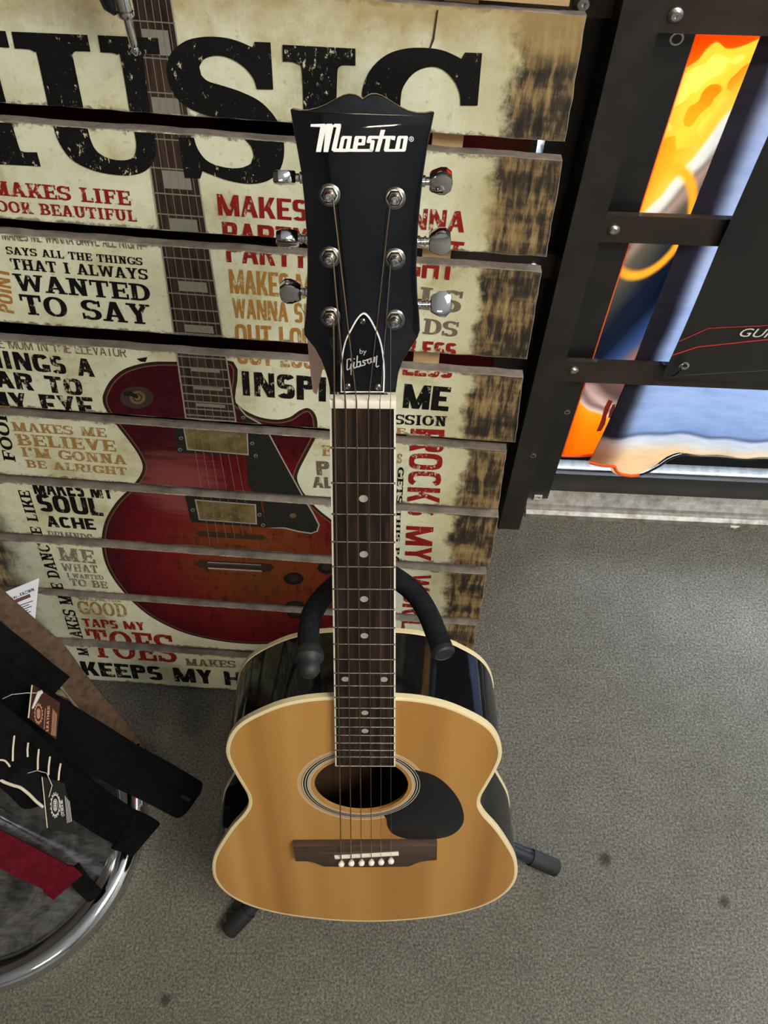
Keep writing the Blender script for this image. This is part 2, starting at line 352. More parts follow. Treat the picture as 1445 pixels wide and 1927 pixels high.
# ------------------------------------------------------------------ letters (stroke-built block capitals)
WID = {'I': .40, 'M': .95, 'W': 1.0, ' ': .36, "'": .25, 'E': .62, 'F': .6, 'L': .58, 'T': .66, 'S': .62, 'P': .64, 'A': .74, 'O': .74, 'G': .74, 'N': .76, 'H': .76, 'D': .72, 'U': .74, 'V': .72, 'Y': .70, 'R': .70, 'B': .68, 'C': .70, 'K': .72}
def glyph(ch, w, h, tv, th, slab):
    P = []; s = tv * .42 if slab else 0
    def R(x0, y0, x1, y1): P.append([(x0, y0), (x1, y0), (x1, y1), (x0, y1)])
    def D(xa, ya, xb, yb, t): P.append([(xa, ya), (xa + t, ya), (xb + t, yb), (xb, yb)])
    pw = .9 if slab else .62
    def A(cx, cy, rx, ry, a0, a1, tx=tv, ty=th, n=9):
        def pt(a, rx, ry): c, q = cos(a), sin(a); return (cx + rx * math.copysign(abs(c) ** pw, c), cy + ry * math.copysign(abs(q) ** pw, q))
        for i in range(n):
            a, b = rad(a0 + (a1 - a0) * i / n), rad(a0 + (a1 - a0) * (i + 1) / n)
            P.append([pt(a, rx, ry), pt(b, rx, ry), pt(b, max(rx - tx, .001), max(ry - ty, .001)), pt(a, max(rx - tx, .001), max(ry - ty, .001))])
    def ser(x, y, k=1.0):
        if slab: R(x - tv / 2 - s * k, 0 if y == 0 else h - th * .8, x + tv / 2 + s * k, th * .8 if y == 0 else h)
    def stem(x): R(x - tv / 2, 0, x + tv / 2, h); ser(x, 0); ser(x, 1)
    L = s + tv / 2; Rr = w - L; vt = th * .9
    if ch in 'EFL':
        R(L - tv / 2, 0, L + tv / 2, h); ser(L, 0); ser(L, 1)
        if ch != 'F': R(L, 0, w, th); slab and R(w - vt, 0, w, h * .32)
        if ch != 'L':
            R(L, h - th, w, h); R(L, h / 2 - th / 2, w * .82, h / 2 + th / 2)
            if slab: R(w - vt, h * .68, w, h); R(w * .82 - vt, h * .36, w * .82, h * .64)
    elif ch == 'T':
        R(w / 2 - tv / 2, 0, w / 2 + tv / 2, h); ser(w / 2, 0); R(0, h - th, w, h)
        if slab: R(0, h * .68, vt, h); R(w - vt, h * .68, w, h)
    elif ch == 'I': stem(w / 2)
    elif ch == "'": R(w / 2 - tv / 2, h * .68, w / 2 + tv / 2, h)
    elif ch == 'H': stem(L); stem(Rr); R(L, h / 2 - th / 2, Rr, h / 2 + th / 2)
    elif ch == 'N':
        t2 = tv * .8
        R(L - t2 / 2, 0, L + t2 / 2, h); R(Rr - t2 / 2, 0, Rr + t2 / 2, h); D(Rr - tv * .6, 0, L - t2 / 2, h, tv * 1.1); ser(L, 0); ser(L, 1); ser(Rr, 1)
    elif ch == 'M':
        t2 = tv * .85
        R(L - t2 / 2, 0, L + t2 / 2, h); R(Rr - tv / 2, 0, Rr + tv / 2, h); D(w / 2 - tv * .5, 0, L - t2 / 2, h, tv); D(w / 2 - tv * .5, 0, Rr + tv / 2 - tv, h, tv)
        ser(L, 0); ser(Rr, 0); ser(L, 1, .7); ser(Rr, 1, .7)
    elif ch == 'A':
        D(s * .6, 0, w / 2 - tv * .5, h, tv * .85); D(w - s * .6 - tv, 0, w / 2 - tv * .5, h, tv); R(w * .25, h * .24, w * .75, h * .24 + th * .85); ser(s * .6 + tv * .45, 0, .8); ser(w - s * .6 - tv / 2, 0, .8)
    elif ch in 'VWY':
        if ch == 'V': D(w / 2 - tv * .5, 0, 0 + s * .5, h, tv); D(w / 2 - tv * .5, 0, w - tv - s * .5, h, tv * .85)
        if ch == 'W':
            q = tv * .8
            D(w * .28 - q / 2, 0, s * .4, h, q); D(w * .28 - q / 2, 0, w / 2 - q / 2, h * .95, q); D(w * .72 - q / 2, 0, w / 2 - q / 2, h * .95, q); D(w * .72 - q / 2, 0, w - q - s * .4, h, q)
        if ch == 'Y': R(w / 2 - tv / 2, 0, w / 2 + tv / 2, h * .45); D(w / 2 - tv / 2, h * .4, s * .4, h, tv); D(w / 2 - tv / 2, h * .4, w - tv - s * .4, h, tv * .9); ser(w / 2, 0)
        ser(s * .5 + tv / 2, 1, .8); ser(w - s * .5 - tv / 2, 1, .8)
    elif ch == 'K': stem(L); D(L + tv * .3, h * .35, w - tv * 1.1, h, tv); D(w - tv * 1.05, 0, L + tv * .6, h * .55, tv * 1.05); ser(w - tv * .6, 0, .8); ser(w - tv * .7, 1, .8)
    elif ch == 'O': A(w / 2, h / 2, w / 2, h / 2, 0, 360, n=20)
    elif ch in 'CG':
        A(w / 2, h / 2, w / 2, h / 2, 35, 325, n=16)
        if slab: R(w - vt * 1.1, h * .62, w - vt * .1, h * .97)
        if ch == 'G': R(w - tv, h * .05, w, h * .45); R(w * .55, h * .45 - th, w + s * .4, h * .45)
    elif ch == 'D': R(L - tv / 2, 0, L + tv / 2, h); R(0, 0, w * .45, th); R(0, h - th, w * .45, h); A(w * .45, h / 2, w * .55, h / 2, -90, 90, n=12)
    elif ch in 'PR':
        R(L - tv / 2, 0, L + tv / 2, h); ser(L, 0); r = h * .28
        R(0 if slab else L, h - th, w * .55, h); R(L, h - 2 * r, w * .55, h - 2 * r + th); A(w * .55, h - r, w * .45, r, -90, 90)
        if ch == 'R': D(w - tv - s * .2, 0, w * .42, h * .46, tv); ser(w - tv * .5 - s * .2, 0, .7)
    elif ch == 'B':
        R(L - tv / 2, 0, L + tv / 2, h); R(0 if slab else L, h - th, w * .5, h); R(L, h / 2 - th / 2, w * .55, h / 2 + th / 2); R(0 if slab else L, 0, w * .5, th)
        r = (h / 2 + th / 2) / 2; A(w * .5, h - r, w * .44, r, -90, 90); A(w * .5, r, w * .5, r, -90, 90)
    elif ch == 'S':
        r = (h / 2 + th / 2) / 2; A(w / 2, h - r, w / 2, r, 25, 270, n=12); A(w / 2, r, w / 2, r, 90, -155, n=12)
        if slab: R(w - vt * 1.1, h * .68, w - vt * .1, h * .98); R(vt * .1, h * .02, vt * 1.1, h * .32)
    elif ch == 'U':
        R(L - tv / 2, h * .36, L + tv / 2, h); R(Rr - tv / 2, h * .36, Rr + tv / 2, h); A(w / 2, h * .4, Rr + tv / 2 - w / 2, h * .4, 180, 360, n=12); ser(L, 1); ser(Rr, 1)
    return P
def text_polys(body, p0, p1, ptop, style):
    """letters laid from p0 to p1 along the baseline, ptop above p0"""
    e1 = V3((p1[0] - p0[0], p1[1] - p0[1], 0)); w = e1.length; e1.normalize(); e2 = V3((-e1.y, e1.x, 0))
    h = abs(V3((ptop[0] - p0[0], ptop[1] - p0[1], 0)).dot(e2)); slab = style == 'slab'
    gap = .07 if style != 'slab' else .05
    tot = sum(WID[c] for c in body) + gap * (len(body) - 1); u = w / tot
    tv = {'slab': .19, 'bold': .25, 'cond': .22, 'thin': .15}[style] * u; th = {'slab': .12, 'bold': .20, 'cond': .15, 'thin': .12}[style] * h
    x = 0; out = []
    for c in body:
        if c != ' ':
            for poly in glyph(c, WID[c] * u, h, tv, th, slab):
                out.append([(p0[0] + e1.x * (x + a) + e2.x * b, p0[1] + e1.y * (x + a) + e2.y * b) for a, b in poly])
        x += (WID[c] + gap) * u
    return out
_tc = {}
def font_polys(body, x, y, h, width=None):
    """built-in sans lettering, triangles in 2D scaled to letter height h and optional width"""
    c = bpy.data.curves.new('lettering', 'FONT'); c.body = body; c.fill_mode = 'FRONT'; c.resolution_u = 3
    o = bpy.data.objects.new('lettering', c); COL.objects.link(o)
    me = bpy.data.meshes.new_from_object(o.evaluated_get(bpy.context.evaluated_depsgraph_get()))
    vs = [v.co.copy() for v in me.vertices]; fs = [list(p.vertices) for p in me.polygons]
    bpy.data.objects.remove(o); bpy.data.curves.remove(c); bpy.data.meshes.remove(me)
    x0, x1 = min(v.x for v in vs), max(v.x for v in vs); k = h / .70; kx = width / (x1 - x0) if width else k
    return [[(x + (vs[i].x - x0) * kx, y + vs[i].y * k) for i in f] for f in fs]

# ================================================================== SETTING
# wall line: along the foot of the window sill
_a, _b = floor_px(995, 974), floor_px(1445, 995)
WX = (_b - _a); WX.z = 0; WX.normalize()
WN = V3((WX.y, -WX.x, 0))                        # towards the room
if WN.y > 0: WN = -WN
WF = Frame((_a.x, _a.y, 0), WX, V3((0, 0, 1)), WN)    # local x along wall, y up, z into the room
def wbox(mb, x0, y0, z0, x1, y1, z1, mat): return mb.box(x0, y0, z0, x1, y1, z1, mat, lambda q: WF.w(q.x, q.y, q.z))
def struct(name, mb, smooth=40): o = mb.build(name, smooth=smooth); tag(o, kind='structure'); return o
XL, XR, YB, ZT = -1.3, 2.2, -4.6, 2.6

PLAIN = mat_noise('grey_painted_wall', (.24, .23, .215), (.28, .27, .25), 5, .8)
CEIL = mat_noise('ceiling_tile', (.74, .73, .70), (.82, .81, .78), 40, .9)
DARKWALL = mat_noise('black_wall_panel', (.010, .008, .008), (.020, .015, .014), 8, .55)
_l, _r = WF.w(XL - .1, 0, -.064), WF.w(XR + .1, 0, -.064)
mb = MB(); _q = [V3((XL, YB, 0)), V3((XR, YB, 0)), V3((XR, _l.y + (_r.y - _l.y) * (XR - _l.x) / (_r.x - _l.x), 0)), V3((XL, _l.y + (_r.y - _l.y) * (XL - _l.x) / (_r.x - _l.x), 0))]
mb.add(_q + [p - V3((0, 0, .05)) for p in _q], [(0, 1, 2, 3), (7, 6, 5, 4), (0, 4, 5, 1), (1, 5, 6, 2), (2, 6, 7, 3), (3, 7, 4, 0)], CARPET)
fl = struct('floor', mb)
mb = MB(); mb.box(XL, YB, ZT, XR, 1.2, ZT + .05, CEIL); struct('ceiling', mb)
mb = MB(); mb.box(XL - .05, YB, 0, XL, 1.2, ZT, mat_noise('bounce_cut_wall', (.06, .055, .05), (.09, .08, .07), 6, .8)); struct('wall_left', mb)  # unseen wall, set close and dark to cut bounce light on the left
mb = MB(); mb.box(XR, YB, 0, XR + .05, 1.2, ZT, PLAIN); struct('wall_right', mb)
mb = MB(); mb.box(XL, YB - .05, 0, XR, YB, ZT, PLAIN); struct('wall_front', mb)
# outside pavement and street, seen only through the gaps of the shop window
PAVE = mat_noise('pale_pavement', (.50, .49, .47), (.62, .61, .59), 9, .9)
mb = MB(); mb.box(-6, .76, -.14, 7, 9, -.06, PAVE); tag(mb.build('pavement'), kind='structure')

# post foot and grille geometry (local wall x)
PF = .024                                          # post front, in front of the sill line
pl0 = WF.px(937, 1000, PF)[0]; pr0 = WF.px(976, 998, PF)[0]
jambR = WF.px(1275, 170, -.02)[0]                  # inner edge of the black window jamb
bx1 = 1.75                                         # far right end
winT = 2.20
JL = pr0
# wall behind the sign: dark panel, with a slit of daylight left open next to the post
sx = WF.px(1017, 275, -.035)[0]; sz0 = WF.px(1017, 300, -.035)[1]; sz1 = WF.px(1021, 225, -.035)[1]
mb = MB()
wbox(mb, XL - .7, 0, -.06, sx - .0035, ZT, -.035, DARKWALL); wbox(mb, sx + .0035, 0, -.06, JL, ZT, -.035, DARKWALL)
wbox(mb, sx - .0035, 0, -.06, sx + .0035, sz0, -.035, DARKWALL); wbox(mb, sx - .0035, sz1, -.06, sx + .0035, ZT, -.035, DARKWALL)
wbox(mb, JL, winT + .1, -.06, 2.4, ZT, -.035, DARKWALL); wbox(mb, bx1, 0, -.06, 2.4, winT + .1, -.035, DARKWALL)
struct('wall_back', mb)
# window frame (black) with glass
zfb = WF.px(1090, 893, -.035)[1]; zfi = WF.px(1100, 872, -.045)[1]
mb = MB()
ALU = mat_noise('black_window_frame', (.010, .010, .010), (.020, .018, .017), 14, .38)
wbox(mb, JL, 0.03, -.07, jambR, winT + .1, -.020, ALU)                 # jamb
wbox(mb, jambR, 0.03, -.056, bx1, zfb, -.035, ALU)                      # bottom rail
wbox(mb, jambR, winT, -.07, bx1, winT + .1, -.035, ALU)
wbox(mb, bx1 - .03, zfb, -.07, bx1, winT, -.035, ALU)
win = struct('window_1', mb)
GREYSEAL = mat_noise('grey_glazing_seal', (.16, .155, .15), (.34, .33, .31), 60, .4)
mb = MB(); wbox(mb, jambR, zfb, -.052, bx1, zfb + .002, -.0435, GREYSEAL); wbox(mb, jambR, zfb, -.052, jambR + .003, winT, -.0435, GREYSEAL)
mb.build('glazing_bead', win)
mb = MB(); wbox(mb, jambR, zfb, -.049, bx1, winT, -.046, mat_glass()); mb.build('glass_pane', win)
# metal sill strip along the carpet
SILL = mat_noise('worn_aluminium_sill', (.22, .205, .18), (.46, .45, .43), 55, .45, .35, .003)
mb = MB()
x0 = WF.px(990, 955, -.01)[0]
pf = [(.0, .0), (.0, .012), (-.006, .016), (-.012, .016), (-.014, .022), (-.028, .024), (-.034, .032), (-.075, .032), (-.075, 0)]
vs = [WF.w(x, y, z) for x in (x0, bx1) for z, y in pf]; k = len(pf)
mb.add(vs, [(i, (i + 1) % k, k + (i + 1) % k, k + i) for i in range(k)] + [tuple(range(k)), tuple(range(k, 2 * k))[::-1]], SILL)
struct('trim_1', mb, 25)

# ------------------------------------------------------------------ steel grille: post, crossbars, bolts
gr = thing('steel_grille', 'black steel post with bolted flat crossbars standing in front of the shop window', 'grille', mw=Matrix.Translation(WF.w((pl0 + pr0) / 2, 0, 0)))
GI = gr.matrix_world.inverted()
def bld(mb, name, parent, inv, smooth=40):
    mb.v = [tuple(inv @ V3(q)) for q in mb.v]; return mb.build(name, parent, smooth)
mb = MB(); wbox(mb, pl0, 0, -.033, pr0, 1.9, PF, BLACKSTEEL); post = bld(mb, 'post', gr, GI)
def bolt(px, z, r=.0062, head=.0035, hole=False):
    x, y = WF.px(*px, z); mb = MB()
    if hole: mb.lathe([(r, 0), (r, .0012), (r * .72, .0014), (r * .70, .0009)], STEEL, WF.w(x, y, z), WN, 16); mb.f = mb.f[:-2]; mb.m = mb.m[:len(mb.f)]; mb.lathe([(r * .72, .0003), (r * .72, .0006), (0, .0006)], SATINBLACK, WF.w(x, y, z), WN, 16)
    else: mb.lathe([(r, 0), (r, head * .35), (r * .8, head * .55), (r * .62, head), (r * .3, head * 1.02), (r * .25, head * .6), (0, head * .6)], STEEL, WF.w(x, y, z), WN, 18)
    return mb
BF = -.006
def bar(p_top, p_bot, x0, x1, name='crossbar', mat=BROWNSTEEL):
    y1 = WF.px(*p_top, BF)[1]; y0 = WF.px(*p_bot, BF)[1]; mb = MB(); wbox(mb, x0, y0, BF - .006, x1, y1, BF, mat); return bld(mb, name, gr, GI)
bxl = WF.px(1136, 420, BF)[0]
topy = WF.px(1270, 63, BF)[1]
mb = MB(); wbox(mb, WF.px(1238, 40, BF)[0], topy, BF - .006, bx1, topy + .05, BF, BROWNSTEEL); b0 = bld(mb, 'crossbar', gr, GI)
bld(bolt((1271, 27), BF), 'bolt', b0, GI)
b1 = bar((1200, 407), (1200, 458), bxl, bx1); bld(bolt((1155, 432), BF), 'bolt', b1, GI)
b2 = bar((1150, 683), (1150, 722), WF.px(1056, 695, BF)[0], bx1); bld(bolt((1079, 696), BF), 'bolt', b2, GI)
for (pt, pb, bp) in (((1110, -30), (1110, 36), (1097, 2)), ((1015, 480), (1015, 525), (1002, 503))):
    y1 = WF.px(*pt, BF)[1]; y0 = WF.px(*pb, BF)[1]; mb = MB(); wbox(mb, -1.30, y0, BF - .008, pl0, y1, BF - .002, BROWNSTEEL); q = bld(mb, 'crossbar', gr, GI)
    bld(bolt(bp, BF - .002, .008, .006), 'bolt', q, GI)
for px in ((1273, 72),): bld(bolt(px, -.020, .006, hole=True), 'bolt_hole', post, GI)
for px in ((1067, 775), (1003, 857)): bld(bolt(px, -.0195 if px[0] > 1050 else PF, .0042, hole=True), 'bolt_hole', post, GI)
mb = MB(); x, y = WF.px(1012, 935, -.020)
for (a, b_, c, d) in ((-.0065, -.006, -.003, .006), (.003, -.006, .0065, .006), (-.003, -.006, .003, -.003), (-.003, .003, .003, .006)): wbox(mb, x + a, y + b_, -.020, x + c, y + d, -.0175, pm('pale_washer', (.6, .58, .52), .5))
bld(mb, 'square_washer', post, GI)

# ------------------------------------------------------------------ cloth banners in the window
def cloth(name, x0, x1, ybot, ytop, zf, mat, nx=40, ny=40, label=None, hem=None, hemmat=None):
    base = WF.w((x0(0) + x1) / 2, ybot(.5), 0); mw = frame_mat(base, WX, V3((0, 0, 1)), WN); inv = mw.inverted()
    mb = MB(); th = .0009; vs = []
    for s in (0, 1):
        for j in range(ny + 1):
            for i in range(nx + 1):
                t = j / ny; xx0 = x0(t); x = xx0 + (x1 - xx0) * (i / nx) ** 1.3; yb = ybot((x - x0(0)) / (x1 - x0(0))); y = yb + (ytop - yb) * t
                vs.append(inv @ WF.w(x, y, zf(x, y) - s * th))
    N = (nx + 1) * (ny + 1); fs, mi = [], []
    for j in range(ny):
        for i in range(nx):
            a = j * (nx + 1) + i; fs.append((a, a + 1, a + nx + 2, a + nx + 1)); fs.append((N + a, N + a + nx + 1, N + a + nx + 2, N + a + 1))
    for i in range(nx): fs.append((i, N + i, N + i + 1, i + 1))
    for j in range(ny): a = j * (nx + 1); fs.append((a, a + nx + 1, N + a + nx + 1, N + a))
    mb.add(vs, fs, mat)
    o = mb.build(name, mw=mw, smooth=80); return o, mw
# orange banner (behind): colours of the print follow local x (along) and y (up)
ox0 = WF.px(1140, 600, -.034)[0]; oy0 = WF.px(1090, 862, -.034)[1]
gx0 = WF.px(1222, 600, -.022)[0]
ox1 = gx0 + .028
def orange_print(n, l):
    v = coords(n, l); s = sepxyz(n, l, v); wob = noise(n, l, v, 14, 2, .5)
    X = mth(n, l, 'ADD', s[0], (ox1 - ox0) / 2)            # 0 at left edge
    Y = s[1]
    Z = mth(n, l, 'ADD', Y, 0.0)                            # height above the banner's lower edge
    w1 = mth(n, l, 'MULTIPLY', mth(n, l, 'SUBTRACT', wob, .5), .05)
    up = mth(n, l, 'ADD', mth(n, l, 'ADD', Z, mth(n, l, 'MULTIPLY', X, -2.4)), w1)      # bands climbing to the right
    dn = mth(n, l, 'ADD', mth(n, l, 'ADD', Z, mth(n, l, 'MULTIPLY', X, .9)), w1)       # bands falling to the right
    low = ramp(n, l, dn, [(.0, (.97, .26, .01)), (.10, (1, .42, .03)), (.128, (1, .50, .06)), (.135, (.85, .68, .60)), (.15, (.40, .28, .24)), (.165, (.75, .55, .48)), (.19, (.30, .20, .17))])
    mid = ramp(n, l, up, [(.0, (.50, .30, .22)), (.10, (.52, .32, .24)), (.14, (.16, .22, .34)), (.20, (.045, .06, .10)), (.26, (.05, .065, .10)), (.29, (.12, .12, .12)), (.36, (.30, .25, .19)), (.385, (.60, .44, .36)), (.40, (.42, .33, .26)), (.415, (.95, .88, .78)), (.435, (1, .92, .80)), (.445, (1, .62, .16)), (.52, (1, .56, .09))])
    c = mix(n, l, ramp(n, l, dn, [(.20, (0, 0, 0)), (.23, (1, 1, 1))]), low, mid)
    ex = mth(n, l, 'SUBTRACT', X, .018); ez = mth(n, l, 'MULTIPLY', mth(n, l, 'SUBTRACT', Z, .442), .55)
    rr = mth(n, l, 'SQRT', mth(n, l, 'ADD', mth(n, l, 'MULTIPLY', ex, ex), mth(n, l, 'MULTIPLY', ez, ez)))
    c = mix(n, l, ramp(n, l, mth(n, l, 'MULTIPLY', rr, 10), [(.34, (0, 0, 0)), (.385, (1, 1, 1)), (.42, (1, 1, 1)), (.46, (0, 0, 0))]), c, (1, .55, .10))
    # orange top with pale blotches, red at the very top
    topc = ramp(n, l, mth(n, l, 'ADD', Z, w1), [(.45, (1, .58, .10)), (.575, (1, .50, .05)), (.63, (1, .26, .02)), (.68, (.90, .10, .02))])
    bl = mth(n, l, 'SUBTRACT', noise(n, l, coords(n, l, (1, .8, 1), loc=(.31, .12, 0)), 26, 1.5, .4), mth(n, l, 'MULTIPLY', mth(n, l, 'ABSOLUTE', mth(n, l, 'SUBTRACT', Z, .590)), 4.5))
    topc = mix(n, l, ramp(n, l, bl, [(.34, (0, 0, 0)), (.35, (1, 1, 1))]), topc, (1, .66, .14))
    topc = mix(n, l, ramp(n, l, bl, [(.43, (0, 0, 0)), (.44, (1, 1, 1))]), topc, (1, .80, .26))
    return mix(n, l, ramp(n, l, up, [(.46, (0, 0, 0)), (.50, (1, 1, 1))]), c, topc)
OR = mat_cloth('orange_banner_cloth', orange_print, .65)
def ozf(x, y): return -.0405 + .003 * sin(x * 24 + y * 3)
ob, omw = cloth('fabric_banner', lambda t: ox0, ox1, lambda u: oy0 + .012 * u * u, 1.55, ozf, OR)
tag(ob, 'narrow orange and yellow printed cloth banner hanging nearest the black post in the window', 'banner')
mb = MB(); hm = pm('red_orange_hem', (.80, .10, .01), .8)
pts = [omw.inverted() @ WF.w(ox0 + (ox1 - ox0) * i / 20, oy0 + .012 * (i / 20) ** 2, ozf(ox0 + (ox1 - ox0) * i / 20, oy0)) for i in range(21)]
mb.tube(pts, .0028, hm, 8); mb.tube([omw.inverted() @ WF.w(ox0, oy0 + (1.55 - oy0) * i / 30, ozf(ox0, oy0 + (1.55 - oy0) * i / 30)) for i in range(31)], .0016, hm, 8); mb.build('hem', ob)
redart = pm('red_brush_print', (.62, .04, .01), .7)
mb = MB()
oz = ozf(ox0 + .04, .12) + .002
OF = Frame(WF.w(0, 0, 0), WX, V3((0, 0, 1)), WN)
for poly in ([(1145, 752), (1138, 765), (1131, 790), (1125, 805), (1122, 812), (1131, 811), (1139, 797), (1141, 783), (1148, 765), (1153, 755)], [(1152, 762), (1147, 775), (1144, 786), (1151, 787), (1156, 772), (1158, 760)]):
    q = [OF.px(x, y, oz) for x, y in poly]; mb.flat(q, oz, redart, lambda p: omw.inverted() @ OF.w(p.x, p.y, p.z))
mb.build('brush_print', ob)
# grey-blue banner in front, curling over the bottom rail
gpts = [(1155, 872), (1160, 885), (1170, 892), (1190, 896), (1215, 892), (1240, 882), (1262, 868), (1285, 860), (1330, 860), (1400, 864), (1445, 866)]
gb = [WF.px(x, y, -.022) for x, y in gpts]; gx1 = .62
gxl = lambda t: gx0 + .002 - .010 * max(0, 1 - t * 5) ** 2
def gbot(u):
    x = gx0 + (gx1 - gx0) * u
    for a, b_ in zip(gb, gb[1:]):
        if x < b_[0]: t = max(0, (x - a[0]) / (b_[0] - a[0])); return a[1] + (b_[1] - a[1]) * t
    return gb[-1][1] + .004 * sin((x - gb[-1][0]) * 30)
def gzf(x, y):
    u = x - gx0
    return -.0245 + .004 * sin(u * 40 + .5) * math.exp(-u * 4) + .002 * sin(u * 23 + y * 9) + .002 * sin(u * 95) * math.exp(-((y - .2) / .12) ** 2)
def grey_print_and_shade(n, l):
    v = coords(n, l); s = sepxyz(n, l, v); wob = noise(n, l, coords(n, l, (1, .35, 1)), 9, 3, .55); cr = noise(n, l, coords(n, l, (1, 3, 1)), 22, 3, .6)
    X = mth(n, l, 'ADD', s[0], (gx1 - gx0) / 2)
    d = mth(n, l, 'ADD', s[1], mth(n, l, 'MULTIPLY', mth(n, l, 'SUBTRACT', wob, .5), .02))
    e = mth(n, l, 'ADD', d, mth(n, l, 'MULTIPLY', X, -.35))
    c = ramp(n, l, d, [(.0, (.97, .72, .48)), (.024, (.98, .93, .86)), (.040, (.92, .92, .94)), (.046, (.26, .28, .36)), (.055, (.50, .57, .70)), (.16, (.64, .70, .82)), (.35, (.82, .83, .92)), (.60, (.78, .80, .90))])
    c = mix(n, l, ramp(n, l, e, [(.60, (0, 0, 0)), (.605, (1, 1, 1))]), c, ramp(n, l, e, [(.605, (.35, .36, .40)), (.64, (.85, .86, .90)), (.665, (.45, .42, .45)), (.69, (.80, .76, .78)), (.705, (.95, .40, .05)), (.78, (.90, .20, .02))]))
    dark = ramp(n, l, mth(n, l, 'ADD', X, mth(n, l, 'MULTIPLY', mth(n, l, 'SUBTRACT', wob, .5), .03)), [(.024, (.20, .18, .21)), (.040, (1, 1, 1))])  # shade of the overlapping banner behind, painted into the left edge's colour
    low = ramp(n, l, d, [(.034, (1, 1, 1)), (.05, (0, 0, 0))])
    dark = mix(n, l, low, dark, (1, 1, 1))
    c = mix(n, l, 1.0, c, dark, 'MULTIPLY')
    return mix(n, l, 1.0, c, ramp(n, l, cr, [(.35, (.84, .86, .9)), (.6, (1, 1, 1))]), 'MULTIPLY')
GY = mat_cloth('grey_banner_cloth', grey_print_and_shade, .62)
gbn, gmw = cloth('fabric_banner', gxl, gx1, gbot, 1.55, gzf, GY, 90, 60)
tag(gbn, 'wide grey blue printed cloth banner with a curled hem hanging over the bottom window rail', 'banner')
mb = MB(); pts = []; pts2 = []
for i in range(71):
    u = (i / 70) ** 1.5; x = gxl(0) + (gx1 - gxl(0)) * u; pts.append(gmw.inverted() @ WF.w(x, gbot((x - gx0) / (gx1 - gx0)), gzf(x, .1) + .001))
k = 20
mb.tube(pts[:k + 1], .0026, hm, 8); mb.tube(pts[k:], .0022, SATINBLACK, 8); mb.build('hem', gbn)
# black vinyl poster in front of the crossbars
bzp = .006
BP = Frame(WF.O, WX, V3((0, 0, 1)), WN)
px0 = BP.px(1352, 470, bzp)[0]; py0 = BP.px(1300, 716, bzp)[1]
pmw = frame_mat(WF.w(px0 + .2, py0, bzp), WX, V3((0, 0, 1)), WN); pinv = pmw.inverted()
VINYL = mat_noise('black_vinyl', (.012, .011, .011), (.020, .018, .017), 5, .30, 0, 0)
mb = MB(); nx, ny = 30, 40; vs = []
for s in (0, 1):
    for j in range(ny + 1):
        for i in range(nx + 1):
            x = px0 + .40 * i / nx; y = py0 + (1.6 - py0) * j / ny; vs.append(pinv @ WF.w(x, y, bzp + .003 * sin(j * .5) * (j < 8) + .002 * sin(x * 20 + y * 5) - s * .001))
N = (nx + 1) * (ny + 1); fs = []
for j in range(ny):
    for i in range(nx):
        a = j * (nx + 1) + i; fs += [(a, a + 1, a + nx + 2, a + nx + 1), (N + a, N + a + nx + 1, N + a + nx + 2, N + a + 1)]
for i in range(nx): fs.append((i, N + i, N + i + 1, i + 1))
for j in range(ny): a = j * (nx + 1); fs.append((a, a + nx + 1, N + a + nx + 1, N + a))
mb.add(vs, fs, VINYL); po = mb.build('vinyl_poster', mw=pmw, smooth=60)
tag(po, 'black vinyl poster with thin red lines and white lettering tied to the window crossbar', 'poster')
zt = bzp + .0065
mb = MB(); redl = pm('red_line_print', (.60, .03, .02), .4)
def pline(pxs, wd, mat):
    q = [BP.px(x, y, zt) for x, y in pxs]
    for a, b_ in zip(q, q[1:]):
        d = V3((b_[0] - a[0], b_[1] - a[1], 0)).normalized(); nn = V3((-d.y, d.x, 0)) * wd / 2
        mb.flat([(a[0] - nn.x, a[1] - nn.y), (b_[0] - nn.x, b_[1] - nn.y), (b_[0] + nn.x, b_[1] + nn.y), (a[0] + nn.x, a[1] + nn.y)], zt, mat, lambda p: pinv @ BP.w(p.x, p.y, p.z))
q = BP.px(1445, 612, zt); q2 = BP.px(1445, 638, zt)
pline([(1277, 643), (1333, 618), (1500, 610)], .0012, redl); pline([(1264, 669), (1313, 653), (1500, 633)], .0018, redl)
a = BP.px(1387, 633, zt); b_ = BP.px(1460, 640, zt); t_ = BP.px(1391, 617, zt)
h = t_[1] - a[1]
for poly in font_polys('GUIT', 0, 0, h, b_[0] - a[0]):
    mb.flat([(a[0] + x + y * .22, a[1] + y) for x, y in poly], zt, WHITEINK, lambda p: pinv @ BP.w(p.x, p.y, p.z))
pline([(1290, 706), (1445, 697), (1500, 694)], .0010, pm('grey_stitch', (.10, .10, .09), .6))
mb.build('printed_lettering', po)
g = BP.px(1287, 688, zt); mb = MB()
mb.tube([pinv @ BP.w(g[0] + .0050 * cos(2 * pi * k / 20), g[1] + .0050 * sin(2 * pi * k / 20), zt) for k in range(20)], .0017, CHROME, 8, closed=True); mb.build('grommet', po)
mb = MB(); c1 = BP.px(1284, 694, zt); mb.tube([pinv @ BP.w(g[0] - .001, g[1], zt - .004), pinv @ BP.w(g[0] - .002, g[1] - .004, zt + .003), pinv @ BP.w(g[0] - .006, g[1] - .016, zt + .002), pinv @ BP.w(g[0] - .009, g[1] - .020, zt + .001)], .0014, SATINBLACK, 8)
mb.tube([pinv @ BP.w(g[0] - .004, g[1] - .010, zt + .002), pinv @ BP.w(g[0] + .004, g[1] - .016, zt + .002)], .002, SATINBLACK, 8)
zt_ = mb.build('cable_tie', po)
